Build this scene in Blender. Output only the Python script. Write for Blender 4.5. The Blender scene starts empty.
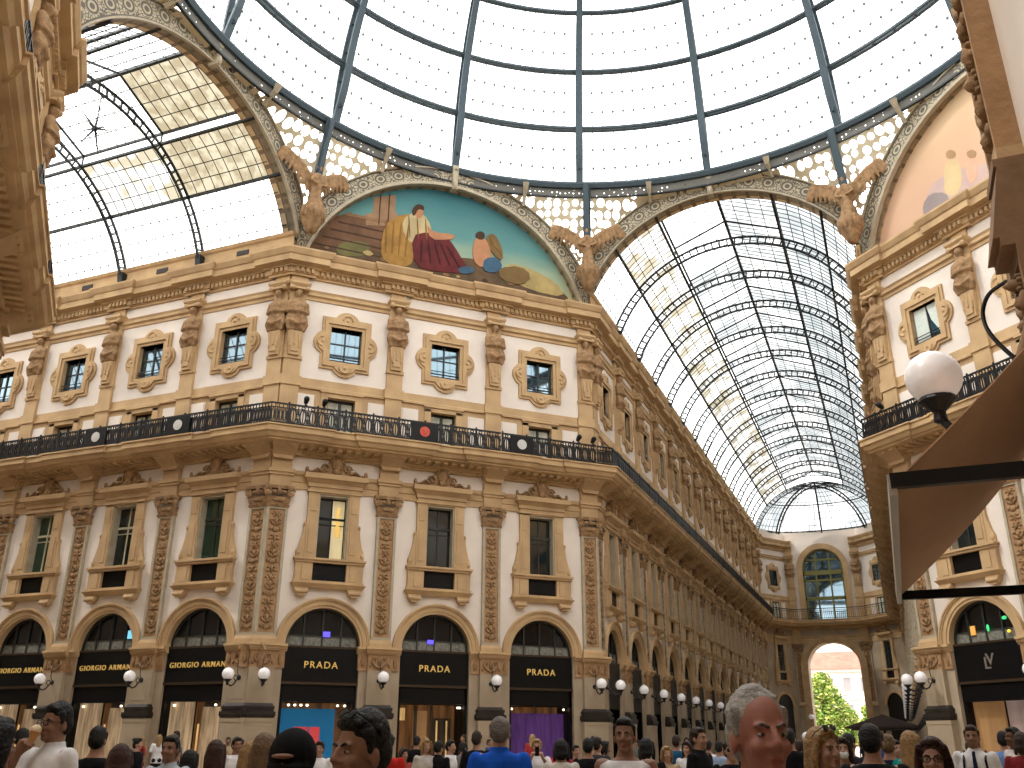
import bpy, bmesh, math, random
from mathutils import Vector, Matrix
from mathutils.geometry import tessellate_polygon
random.seed(7)
PI = math.pi
S2 = math.sqrt(.5)
SCN = bpy.context.scene
COL = SCN.collection
rad = math.radians

# ------------------------------------------------------------------ mesh helper
class MB:
    def __init__(s):
        s.v, s.f, s.m, s.uv = [], [], [], None
    def add(s, vs, fs, mi=0, M=None):
        o = len(s.v)
        if M is not None:
            vs = [M @ Vector(p) for p in vs]
        s.v += [tuple(p) for p in vs]
        s.f += [tuple(i + o for i in f) for f in fs]
        s.m += [mi] * len(fs)
        return s
    def box(s, x0, x1, y0, y1, z0, z1, mi=0, M=None):
        vs = [(x0, y0, z0), (x1, y0, z0), (x1, y1, z0), (x0, y1, z0), (x0, y0, z1), (x1, y0, z1), (x1, y1, z1), (x0, y1, z1)]
        fs = [(0, 3, 2, 1), (4, 5, 6, 7), (0, 1, 5, 4), (1, 2, 6, 5), (2, 3, 7, 6), (3, 0, 4, 7)]
        return s.add(vs, fs, mi, M)
    def taper(s, z0, z1, a, b, mi=0, M=None):
        """frustum box: a, b = (x0,x1,y0,y1) at z0 and z1"""
        vs = [(a[0], a[2], z0), (a[1], a[2], z0), (a[1], a[3], z0), (a[0], a[3], z0), (b[0], b[2], z1), (b[1], b[2], z1), (b[1], b[3], z1), (b[0], b[3], z1)]
        fs = [(0, 3, 2, 1), (4, 5, 6, 7), (0, 1, 5, 4), (1, 2, 6, 5), (2, 3, 7, 6), (3, 0, 4, 7)]
        return s.add(vs, fs, mi, M)
    def prism(s, poly, y0, y1, mi=0, M=None):
        n = len(poly)
        vs = [(x, y0, z) for x, z in poly] + [(x, y1, z) for x, z in poly]
        fs = [tuple(range(n)), tuple(range(2 * n - 1, n - 1, -1))]
        fs += [(i, i + n, (i + 1) % n + n, (i + 1) % n) for i in range(n)]
        return s.add(vs, fs, mi, M)
    def holed(s, outer, holes, y0, depth, mi=0, M=None, outer_side=False):
        """plane y=y0 with holes, reveals going to y0+depth"""
        loops = [[Vector((x, z, 0)) for x, z in outer]] + [[Vector((x, z, 0)) for x, z in h] for h in holes]
        flat = [p for l in loops for p in l]
        tris = tessellate_polygon(loops)
        vs = [(p.x, y0, p.y) for p in flat]
        fs = []
        for a, b, c in tris:
            A, B, C = flat[a], flat[b], flat[c]
            cr = (B.x - A.x) * (C.y - A.y) - (B.y - A.y) * (C.x - A.x)
            fs.append((a, b, c) if cr > 0 else (a, c, b))
        s.add(vs, fs, mi, M)
        for k, l in enumerate(loops):
            if k == 0 and not outer_side:
                continue
            n = len(l)
            s.add([(p.x, y0, p.y) for p in l] + [(p.x, y0 + depth, p.y) for p in l], [(i, (i + 1) % n, (i + 1) % n + n, i + n) for i in range(n)], mi, M)
        return s
    def ring(s, outer, inner, y0, y1, mi=0, M=None, closed=False):
        """band between two same-length open outlines in xz"""
        n = len(outer)
        vs = [(x, y0, z) for x, z in outer] + [(x, y0, z) for x, z in inner] + [(x, y1, z) for x, z in outer] + [(x, y1, z) for x, z in inner]
        fs = []
        for i in range(n if closed else n - 1):
            j = (i + 1) % n
            fs += [(i, j, j + n, i + n), (i + n, j + n, j + 3 * n, i + 3 * n), (i, i + 2 * n, j + 2 * n, j), (i + 2 * n, i + 3 * n, j + 3 * n, j + 2 * n)]
        if not closed:
            fs += [(0, n, 3 * n, 2 * n), (n - 1, 3 * n - 1, 4 * n - 1, 2 * n - 1)]
        return s.add(vs, fs, mi, M)
    def ell(s, c, r, u=12, v=8, mi=0, M=None):
        vs, fs = [], []
        for j in range(v + 1):
            a = PI * j / v
            for i in range(u):
                b = 2 * PI * i / u
                vs.append((c[0] + r[0] * math.sin(a) * math.cos(b), c[1] + r[1] * math.sin(a) * math.sin(b), c[2] + r[2] * math.cos(a)))
        for j in range(v):
            for i in range(u):
                k = (i + 1) % u
                if j == 0:
                    fs.append((i, u + i, u + k))
                elif j == v - 1:
                    fs.append((j * u + i, (j + 1) * u + i, j * u + k))
                else:
                    fs.append((j * u + i, (j + 1) * u + i, (j + 1) * u + k, j * u + k))
        return s.add(vs, fs, mi, M)
    def lathe(s, prof, c=(0, 0, 0), seg=16, mi=0, M=None):
        n = len(prof)
        vs = [(c[0] + r * math.cos(2 * PI * i / seg), c[1] + r * math.sin(2 * PI * i / seg), c[2] + z) for i in range(seg) for r, z in prof]
        fs = []
        for i in range(seg):
            k = (i + 1) % seg
            for j in range(n - 1):
                fs.append((i * n + j, k * n + j, k * n + j + 1, i * n + j + 1))
        fs.append(tuple(i * n for i in range(seg))[::-1])
        fs.append(tuple(i * n + n - 1 for i in range(seg)))
        return s.add(vs, fs, mi, M)
    def tube(s, path, r, seg=6, mi=0, M=None, closed=False, ell=1.0):
        P = [Vector(p) for p in path]
        n = len(P)
        R = r if isinstance(r, (list, tuple)) else [r] * n
        vs, fs = [], []
        up = None
        for i, p in enumerate(P):
            a = P[(i - 1) % n] if closed or i > 0 else P[i]
            b = P[(i + 1) % n] if closed or i < n - 1 else P[i]
            d = (b - a)
            d = d.normalized() if d.length > 1e-9 else Vector((0, 0, 1))
            if up is None:
                up = Vector((0, 0, 1)) if abs(d.z) < .9 else Vector((0, 1, 0))
            x = d.cross(up)
            if x.length < 1e-6:
                x = d.cross(Vector((1, .3, 0)))
            x.normalize()
            y = x.cross(d).normalized()
            up = y
            for k in range(seg):
                t = 2 * PI * (k + .5) / seg
                vs.append(p + x * (R[i] * math.cos(t)) + y * (R[i] * ell * math.sin(t)))
        for i in range(n if closed else n - 1):
            j = (i + 1) % n
            for k in range(seg):
                l = (k + 1) % seg
                fs.append((i * seg + k, i * seg + l, j * seg + l, j * seg + k))
        if not closed:
            fs.append(tuple(range(seg))[::-1])
            fs.append(tuple((n - 1) * seg + k for k in range(seg)))
        return s.add(vs, fs, mi, M)
    def caps(s, path, radii, seg=10, mi=0, M=None):
        """tapered limb with rounded ends"""
        P = [Vector(p) for p in path]
        d0 = (P[0] - P[1]).normalized()
        d1 = (P[-1] - P[-2]).normalized()
        r0, r1 = radii[0], radii[-1]
        pp = [P[0] + d0 * r0 * .95, P[0] + d0 * r0 * .6] + P + [P[-1] + d1 * r1 * .6, P[-1] + d1 * r1 * .95]
        rr = [r0 * .3, r0 * .8] + list(radii) + [r1 * .8, r1 * .3]
        return s.tube(pp, rr, seg, mi, M)
    def loft(s, rings, seg=20, mi=0, M=None):
        """rings: (z, cx, cy, rx, ry) stacked closed ellipses"""
        n = len(rings)
        vs = [(cx + rx * math.cos(2 * PI * i / seg), cy + ry * math.sin(2 * PI * i / seg), z) for z, cx, cy, rx, ry in rings for i in range(seg)]
        fs = [(j * seg + i, j * seg + (i + 1) % seg, (j + 1) * seg + (i + 1) % seg, (j + 1) * seg + i) for j in range(n - 1) for i in range(seg)]
        fs.append(tuple(range(seg))[::-1])
        fs.append(tuple((n - 1) * seg + i for i in range(seg)))
        return s.add(vs, fs, mi, M)
    def sweep(s, path, prof, mi=0):
        """path: 2-d points walked with the outside on the right hand; prof: (n, z)"""
        n = len(path)
        pts = []
        for i in range(n):
            p = Vector(path[i])
            d1 = (p - Vector(path[i - 1])).normalized() if i > 0 else None
            d2 = (Vector(path[i + 1]) - p).normalized() if i < n - 1 else None
            d1 = d1 or d2
            d2 = d2 or d1
            n1, n2 = Vector((d1.y, -d1.x)), Vector((d2.y, -d2.x))
            m = n1 + n2
            m = m / max(m.dot(n1), .2)
            pts.append((p, m))
        k = len(prof)
        vs = [(p.x + m.x * a, p.y + m.y * a, z) for p, m in pts for a, z in prof]
        fs = [(i * k + j, (i + 1) * k + j, (i + 1) * k + j + 1, i * k + j + 1) for i in range(n - 1) for j in range(k - 1)]
        fs += [tuple(range(k)), tuple((n - 1) * k + j for j in range(k))[::-1]]
        return s.add(vs, fs, mi)
    def mesh(s, name, mats, smooth=False, angle=None):
        me = bpy.data.meshes.new(name)
        me.from_pydata(s.v, [], s.f)
        for m in (mats if isinstance(mats, (list, tuple)) else [mats]):
            me.materials.append(m)
        if any(s.m):
            me.polygons.foreach_set('material_index', s.m)
        if s.uv is not None:
            ul = me.uv_layers.new(name='UVMap')
            for li, l in enumerate(me.loops):
                ul.data[li].uv = s.uv[l.vertex_index]
        bm = bmesh.new()
        bm.from_mesh(me)
        bmesh.ops.recalc_face_normals(bm, faces=bm.faces)
        bm.to_mesh(me)
        bm.free()
        if smooth:
            me.polygons.foreach_set('use_smooth', [True] * len(me.polygons))
            if angle:
                me.set_sharp_from_angle(angle=rad(angle))
        me.update()
        return me

def remeshed(mb, name, mat, voxel, it=3):
    me = mb.mesh(name + '_raw', mat)
    ob = bpy.data.objects.new(name + '_raw', me)
    COL.objects.link(ob)
    r = ob.modifiers.new('r', 'REMESH'); r.mode = 'VOXEL'; r.voxel_size = voxel; r.use_smooth_shade = True
    q = ob.modifiers.new('s', 'SMOOTH'); q.factor = .5; q.iterations = it
    dg = bpy.context.evaluated_depsgraph_get()
    out = bpy.data.meshes.new_from_object(ob.evaluated_get(dg))
    out.name = name
    out.materials.clear()
    out.materials.append(mat)
    out.polygons.foreach_set('use_smooth', [True] * len(out.polygons))
    bpy.data.objects.remove(ob)
    bpy.data.meshes.remove(me)
    return out

# ------------------------------------------------------------------ objects
def tagp(o, label, cat, group=None, kind=None):
    if label: o['label'] = label
    if cat: o['category'] = cat
    if group: o['group'] = group
    if kind: o['kind'] = kind
    return o
def link(name, me, parent=None, M=None):
    o = bpy.data.objects.new(name, me)
    COL.objects.link(o)
    if parent is not None:
        o.parent = parent
    if M is not None:
        o.matrix_world = M if parent is None else M
    return o
def override(o, mat):
    for sl in o.material_slots:
        sl.link = 'OBJECT'
        sl.material = mat
def empty(name, M=None):
    o = bpy.data.objects.new(name, None)
    o.empty_display_size = .2
    COL.objects.link(o)
    if M is not None:
        o.matrix_world = M
    return o
def place(spec, name, label, cat, M, group=None, kind=None, mats=None):
    """spec: [(part name, mesh, [sub-parts])] -> one thing with its parts"""
    t = empty(name, M)
    tagp(t, label, cat, group, kind)
    def rec(sp, par):
        for it in sp:
            o = bpy.data.objects.new(it[0], it[1])
            COL.objects.link(o)
            o.parent = par
            if mats and it[0] in mats:
                override(o, mats[it[0]])
            if len(it) > 2:
                rec(it[2], o)
    rec(spec, t)
    return t
def single(me, name, label, cat, M=None, group=None, kind=None):
    return tagp(link(name, me, None, M), label, cat, group, kind)
def struct(name, me, M=None, label=None, cat=None):
    o = link(name, me, None, M)
    o['kind'] = 'structure'
    if label: o['label'] = label
    if cat: o['category'] = cat
    return o
ORD = 'first second third fourth fifth sixth seventh eighth ninth tenth eleventh twelfth thirteenth fourteenth fifteenth sixteenth'.split()

# ------------------------------------------------------------------ materials
def nodes(name):
    m = bpy.data.materials.new(name)
    m.use_nodes = True
    nt = m.node_tree
    return m, nt, nt.nodes['Principled BSDF'], nt.nodes['Material Output']
def lin(c):
    return tuple((x / 12.92 if x <= .04045 else ((x + .055) / 1.055) ** 2.4) for x in c)
def rgb(r, g, b):
    return lin((r / 255, g / 255, b / 255)) + (1,)
def stone(name, c1, c2, scale=1.2, rough=.8, bump=.15, bscale=14, detail=6):
    m, nt, b, o = nodes(name)
    tc = nt.nodes.new('ShaderNodeTexCoord')
    n1 = nt.nodes.new('ShaderNodeTexNoise'); n1.inputs['Scale'].default_value = scale; n1.inputs['Detail'].default_value = detail
    rp = nt.nodes.new('ShaderNodeValToRGB')
    rp.color_ramp.elements[0].position = .3; rp.color_ramp.elements[0].color = c1
    rp.color_ramp.elements[1].position = .7; rp.color_ramp.elements[1].color = c2
    nt.links.new(tc.outputs['Object'], n1.inputs['Vector'])
    nt.links.new(n1.outputs['Fac'], rp.inputs['Fac'])
    nt.links.new(rp.outputs['Color'], b.inputs['Base Color'])
    b.inputs['Roughness'].default_value = rough
    b.inputs['Specular IOR Level'].default_value = .25
    if bump:
        n2 = nt.nodes.new('ShaderNodeTexNoise'); n2.inputs['Scale'].default_value = bscale; n2.inputs['Detail'].default_value = 4
        bp = nt.nodes.new('ShaderNodeBump'); bp.inputs['Strength'].default_value = bump; bp.inputs['Distance'].default_value = .05
        nt.links.new(tc.outputs['Object'], n2.inputs['Vector'])
        nt.links.new(n2.outputs['Fac'], bp.inputs['Height'])
        nt.links.new(bp.outputs['Normal'], b.inputs['Normal'])
    return m
def plain(name, c, rough=.6, metal=0., spec=.4, emit=0., ecol=None):
    m, nt, b, o = nodes(name)
    b.inputs['Base Color'].default_value = c
    b.inputs['Roughness'].default_value = rough
    b.inputs['Metallic'].default_value = metal
    b.inputs['Specular IOR Level'].default_value = spec
    if emit:
        b.inputs['Emission Color'].default_value = ecol or c
        b.inputs['Emission Strength'].default_value = emit
    return m
def fabric(name, c, var=.25):
    m, nt, b, o = nodes(name)
    d = tuple(x * (1 - var) for x in c[:3]) + (1,)
    tc = nt.nodes.new('ShaderNodeTexCoord')
    n1 = nt.nodes.new('ShaderNodeTexNoise'); n1.inputs['Scale'].default_value = 9
    rp = nt.nodes.new('ShaderNodeValToRGB')
    rp.color_ramp.elements[0].position = .35; rp.color_ramp.elements[0].color = d
    rp.color_ramp.elements[1].position = .65; rp.color_ramp.elements[1].color = c
    nt.links.new(tc.outputs['Object'], n1.inputs['Vector'])
    nt.links.new(n1.outputs['Fac'], rp.inputs['Fac'])
    nt.links.new(rp.outputs['Color'], b.inputs['Base Color'])
    b.inputs['Roughness'].default_value = .9
    b.inputs['Specular IOR Level'].default_value = .1
    return m
def clear(name, c, gloss=.06, frost=0.):
    """window glass: lets light through tinted, with a faint shine"""
    m, nt, b, o = nodes(name)
    nt.nodes.remove(b)
    t = nt.nodes.new('ShaderNodeBsdfTransparent'); t.inputs['Color'].default_value = c
    g = nt.nodes.new('ShaderNodeBsdfGlossy'); g.inputs['Roughness'].default_value = .1
    mx = nt.nodes.new('ShaderNodeMixShader'); mx.inputs['Fac'].default_value = gloss
    nt.links.new(t.outputs[0], mx.inputs[1]); nt.links.new(g.outputs[0], mx.inputs[2])
    last = mx
    if frost:
        d = nt.nodes.new('ShaderNodeBsdfTranslucent'); d.inputs['Color'].default_value = c
        m2 = nt.nodes.new('ShaderNodeMixShader'); m2.inputs['Fac'].default_value = frost
        nt.links.new(mx.outputs[0], m2.inputs[1]); nt.links.new(d.outputs[0], m2.inputs[2])
        last = m2
    nt.links.new(last.outputs[0], o.inputs['Surface'])
    return m
def glass_mottled(name, c1, c2, scale, pos=(.42, .58)):
    """roof glass whose panes differ: clear ones among dirty and tinted ones"""
    m, nt, b, o = nodes(name)
    nt.nodes.remove(b)
    tc = nt.nodes.new('ShaderNodeTexCoord')
    n1 = nt.nodes.new('ShaderNodeTexNoise'); n1.inputs['Scale'].default_value = scale; n1.inputs['Detail'].default_value = 2
    rp = nt.nodes.new('ShaderNodeValToRGB')
    rp.color_ramp.elements[0].position = pos[0]; rp.color_ramp.elements[0].color = c1
    rp.color_ramp.elements[1].position = pos[1]; rp.color_ramp.elements[1].color = c2
    nt.links.new(tc.outputs['Object'], n1.inputs['Vector']); nt.links.new(n1.outputs['Fac'], rp.inputs['Fac'])
    t = nt.nodes.new('ShaderNodeBsdfTransparent'); nt.links.new(rp.outputs['Color'], t.inputs['Color'])
    nt.links.new(t.outputs[0], o.inputs['Surface'])
    return m

M_TAN = stone('honey_limestone', rgb(170, 141, 106), rgb(195, 165, 124), 1.1)
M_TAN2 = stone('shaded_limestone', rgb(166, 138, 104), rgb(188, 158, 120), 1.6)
M_ORN = stone('carved_limestone', rgb(118, 92, 66), rgb(166, 133, 96), 5, bump=.5, bscale=22)
M_PLA = stone('cream_plaster', rgb(212, 201, 190), rgb(226, 216, 206), .7, bump=.04)
M_PIER = stone('pier_stone', rgb(146, 130, 110), rgb(170, 153, 130), .9)
M_GREY = stone('grey_marble', rgb(156, 146, 126), rgb(178, 166, 144), 2.5, .55, .05)
M_DKST = stone('dark_base_stone', rgb(32, 28, 26), rgb(50, 44, 38), 2, .5, .05)
M_PANEL = stone('pilaster_panel_stone', rgb(146, 114, 82), rgb(172, 138, 102), 3, bump=.25)
M_IRON = plain('black_iron', rgb(22, 22, 24), .45, .3)
M_BARS = plain('pale_glazing_bar', rgb(120, 124, 126), .5, .2)
M_STEEL = plain('blue_grey_steel', rgb(58, 72, 80), .5, .2)
M_DSTEEL = plain('dark_steel', rgb(34, 40, 42), .5, .2)
M_BLACK = plain('black_gloss_panel', rgb(9, 9, 10), .4, 0, .2)
M_BROWNM = plain('bronze_trim', rgb(70, 56, 42), .4, .5)
M_GOLD = plain('gold_letters', rgb(232, 196, 110), .35, .5, .4, .18, rgb(236, 200, 120))
M_GLASS = plain('dark_window_glass', rgb(20, 30, 32), .06, 0, .8)
M_GLASSB = plain('sky_reflecting_glass', rgb(112, 130, 140), .03, .9, 1.)
M_GLASSG = plain('green_reflection_glass', rgb(34, 58, 44), .08, 0, .7)  # green reflected light put into the pane colour
M_CURT = stone('pale_curtain', rgb(150, 152, 138), rgb(205, 205, 190), 3, .9, 0)
M_FRAMEW = plain('pale_window_frame', rgb(196, 190, 160), .5)
M_FRAMED = plain('dark_window_frame', rgb(44, 46, 44), .5)
M_GLOBE = plain('opal_glass_globe', rgb(226, 222, 224), .25, 0, .5, .12, rgb(255, 250, 245))
M_ROSE = plain('red_emblem', rgb(186, 70, 50), .5)
M_PALE = plain('pale_emblem', rgb(190, 190, 185), .5)
# ------------------------------------------------------------------ layout
H, HH = 18.0, 7.01            # octagon: side planes of the arcades, half width of an arcade
LD = (H - HH) * math.sqrt(2)  # length of a mural side
ZO = -.10
W = 4.886                     # bay
WB = 4.35                     # bay of the long arcade
class Facade:
    def __init__(s, o, d, n, w, e, key, phrase):
        s.o, s.d, s.n, s.w, s.e, s.key, s.phrase = Vector((o[0], o[1], 0)), Vector((d[0], d[1], 0)), n, w, e, key, phrase
        s.L = n * w + 2 * e
        s.M = Matrix.Translation((o[0], o[1], ZO)) @ Matrix.Rotation(math.atan2(d[1], d[0]), 4, 'Z')
        s.pil = [e + i * w for i in range(n + 1)]
        s.sx = w / W
    def at(s, t, n=0, z=0, scale=True):
        m = s.M @ Matrix.Translation((t, -n, z))
        if scale and abs(s.sx - 1) > .03:
            m = m @ Matrix.Diagonal((s.sx, 1, 1, 1))
        return m
    def xy(s, t, n=0):
        p = s.o + s.d * t + Vector((s.d.y, -s.d.x, 0)) * n
        return (p.x, p.y)
    def path(s, br, half=.62):
        """offset line of the wall with breaks forward over the pilasters, without its two corners"""
        out = []
        for i, t in enumerate(s.pil):
            a, b = t - half, t + half
            if a > .05: out += [s.xy(a, 0), s.xy(a, br)]
            if b < s.L - .05: out += [s.xy(b, br), s.xy(b, 0)]
        return out
eD = .33
WD = (LD - 2 * eD) / 3
eA = .45
WA = 4.92
NA, NB = 7, 14
FA = Facade((-H - (NA * WA + 2 * eA), HH), (1, 0), NA, WA, eA, 'A', 'in the side arcade')
FD = Facade((-H, HH), (S2, S2), 3, WD, eD, 'D', 'under the blue mural')
FD.pil[1] -= .17; FD.pil[2] -= .12
FB = Facade((-HH, H), (0, 1), NB, WB, .5, 'B', 'in the long receding colonnade')
YB = H + FB.L
FR = Facade((HH, YB), (0, -1), NB, WB, .5, 'R', 'in the colonnade behind the awning')
FE = Facade((HH, H), (S2, -S2), 3, WD, eD, 'E', 'under the pale mural')
FW = Facade((-HH, -H), (-S2, S2), 3, WD, eD, 'W', 'on the nearest wall')
FS = Facade((HH, -H), (0, -1), 4, W, eA, 'S', 'on the pier above the awning')
FWL = Facade((-H, -HH), (-1, 0), NA, WA, eA, 'WL', '')
FEL = Facade((H, HH), (1, 0), 5, W, eA, 'EL', '')
FER = Facade((H + 5 * W + 2 * eA, -HH), (-1, 0), 5, W, eA, 'ER', '')
FSE = Facade((H, -HH), (-S2, -S2), 3, WD, eD, 'SE', '')
FSL = Facade((-HH, -H - 4 * W - 2 * eA), (0, 1), 4, W, eA, 'SL', '')

ARI, ARO, AZ = 1.55, 1.97, 5.30
def arc(r, cz, a0=0., a1=PI, n=20, cx=0.):
    return [(cx + r * math.cos(a0 + (a1 - a0) * i / n), cz + r * math.sin(a0 + (a1 - a0) * i / n)) for i in range(n + 1)]
def arch_hole(cx, ri):
    return [(cx + ri, 0.02)] + arc(ri, AZ, 0, PI, 20, cx) + [(cx - ri, 0.02)]

# ------------------------------------------------------------------ walls
M_WALL = [M_PIER, M_PLA, M_TAN]
def wall(F, name, holes=True):
    mb = MB()
    w, sx = F.w, F.sx
    def strip(t0, t1):
        for z0, z1, mi in ((0, 5.3, 0), (5.3, 14.1, 1), (14.1, 16.95, 2), (16.95, 23.2, 1)):
            mb.add([(t0, 0, z0), (t1, 0, z0), (t1, 0, z1), (t0, 0, z1)], [(0, 1, 2, 3)], mi)
    strip(0, F.e); strip(F.L - F.e, F.L)
    for i in range(F.n):
        a, b = F.pil[i], F.pil[i + 1]
        c = (a + b) / 2
        if not holes:
            strip(a, b); continue
        ri = ARI * sx
        # piers left and right of the opening, spandrel with the arch cut, then the upper zones
        for x0, x1 in ((a, c - ri), (c + ri, b)):
            mb.add([(x0, 0, 0), (x1, 0, 0), (x1, 0, AZ), (x0, 0, AZ)], [(0, 1, 2, 3)], 0)
        for x in (c - ri, c + ri):
            mb.add([(x, 0, 0), (x, .5, 0), (x, .5, AZ), (x, 0, AZ)], [(0, 1, 2, 3)], 0)
        ar = arc(1, 0, 0, PI, 20)
        mb.add([(c + ri * p, y, AZ + ARI * q) for y in (0, .5) for p, q in ar], [(k, k + 1, k + 22, k + 21) for k in range(20)], 2)
        top = [(b, AZ), (b, 8.0), (a, 8.0), (a, AZ)] + [(c + ri * p, AZ + ARI * q) for p, q in reversed(ar)]
        mb.holed(top, [], 0, 0, 1)
        def rect(x, z0, z1):
            return [(c - x * sx, z0), (c + x * sx, z0), (c + x * sx, z1), (c - x * sx, z1)]
        mb.holed([(a, 8.0), (b, 8.0), (b, 14.1), (a, 14.1)], [rect(.65, 8.82, 11.65)], 0, .5, 1)
        mb.holed([(a, 14.1), (b, 14.1), (b, 16.95), (a, 16.95)], [rect(.63, 14.2, 16.17)], 0, .5, 2)
        mb.holed([(a, 16.95), (b, 16.95), (b, 23.2), (a, 23.2)], [rect(.73, 17.95, 19.65)], 0, .45, 1)
    # thickness: back face, top
    mb.add([(0, 3.2, 0), (F.L, 3.2, 0), (F.L, 3.2, 23.2), (0, 3.2, 23.2), (0, 0, 23.2), (F.L, 0, 23.2)], [(1, 0, 3, 2), (4, 5, 2, 3)], 0)
    return struct(name, mb.mesh(name, M_WALL), F.M)

# ------------------------------------------------------------------ prototypes (local: x along the wall, -y towards the viewer, z up)
def relief(mb, x0, x1, z0, z1, y, n, rnd, mi=0, k=1.):
    """foliage scroll carved on a panel: a stem with leaves, rosettes and buds"""
    cx, hw = (x0 + x1) / 2, (x1 - x0) / 2
    st = (z1 - z0) / n
    for i in range(n):
        z = z0 + st * (i + .5)
        t = i % 4
        if t == 0:
            mb.ell((cx, y, z), (hw * .5, .05 * k, st * .36), 8, 4, mi)
            for sx in (-1, 1):
                mb.ell((cx + sx * hw * .62, y, z + st * .1), (hw * .26, .04 * k, st * .3), 6, 4, mi)
        elif t == 1:
            for sx in (-1, 1):
                mb.tube([(cx, y, z - st * .5), (cx + sx * hw * .55, y - .02, z - st * .2), (cx + sx * hw * .75, y - .02, z + st * .2), (cx + sx * hw * .35, y, z + st * .35), (cx + sx * hw * .3, y, z + .05 * st)], [.045, .045, .04, .035, .03], 5, mi)
            mb.ell((cx, y, z + st * .1), (hw * .2, .05 * k, st * .4), 6, 4, mi)
        elif t == 2:
            mb.ell((cx, y, z), (hw * .3, .07 * k, st * .32), 8, 4, mi)
            for q in range(6):
                a = q * PI / 3
                mb.ell((cx + hw * .55 * math.cos(a), y, z + st * .36 * math.sin(a)), (hw * .2, .035 * k, st * .14), 6, 3, mi)
        else:
            mb.ell((cx, y, z), (hw * .22, .06 * k, st * .48), 6, 4, mi)
            for sx in (-1, 1):
                mb.ell((cx + sx * hw * .48, y, z - st * .15), (hw * .34, .04 * k, st * .16), 6, 4, mi)
                mb.ell((cx + sx * hw * .38, y, z + st * .25), (hw * .24, .04 * k, st * .12), 6, 4, mi)
def P_pier():
    ped = MB(); ped.box(-.64, .64, -.34, .1, 0, .35); ped.box(-.6, .6, -.3, .1, .35, 2.35); ped.box(-.5, .5, -.315, -.29, .6, 2.15); ped.box(-.62, .62, -.32, .1, 2.35, 2.5)
    mo = MB(); mo.taper(2.5, 2.62, (-.62, .62, -.33, .1), (-.68, .68, -.38, .1)); mo.box(-.67, .67, -.37, .1, 2.62, 2.74); mo.box(-.6, .6, -.3, .1, 2.74, 2.84); mo.box(-.62, .62, -.32, .1, 2.84, 2.94); mo.taper(2.94, 3.05, (-.58, .58, -.28, .1), (-.53, .53, -.22, .1))
    sh = MB(); sh.box(-.5, .5, -.2, .1, 3.05, 4.4); sh.box(-.36, .36, -.215, -.19, 3.2, 4.3)
    fr = MB(); fr.box(-.5, .5, -.19, .1, 4.4, 5.06); fr.box(-.885, -.5, -.05, .1, 4.4, 5.06); fr.box(.5, .885, -.05, .1, 4.4, 5.06)
    rl = MB()
    for sx in (-1, 1):
        rl.tube([(0, -.21, 4.5), (sx * .16, -.22, 4.55), (sx * .34, -.22, 4.72), (sx * .3, -.22, 4.9), (sx * .17, -.21, 4.88), (sx * .2, -.21, 4.76)], [.04, .045, .045, .04, .035, .03], 5)
        rl.ell((sx * .7, -.07, 4.73), (.09, .05, .22), 6, 4)
        rl.ell((sx * .4, -.2, 4.6), (.06, .04, .1), 6, 4)
    rl.ell((0, -.2, 4.78), (.1, .07, .2), 8, 5)
    im = MB()
    for z0, z1, p in ((5.06, 5.13, .06), (5.13, 5.24, .12), (5.24, 5.34, .2)):
        im.box(-.95, .95, -p, .45, z0, z1)
        im.box(-.54 - p * .4, .54 + p * .4, -.2 - p, 0, z0, z1)
    return [('pedestal', ped.mesh('pier_pedestal', M_PIER)), ('base_moulding', mo.mesh('pier_moulding', M_DKST)), ('shaft', sh.mesh('pier_shaft', M_PIER)),
            ('frieze', fr.mesh('pier_frieze', M_PANEL), [('carving', rl.mesh('pier_carving', M_ORN, True))]), ('impost', im.mesh('pier_impost', M_TAN))]
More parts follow.
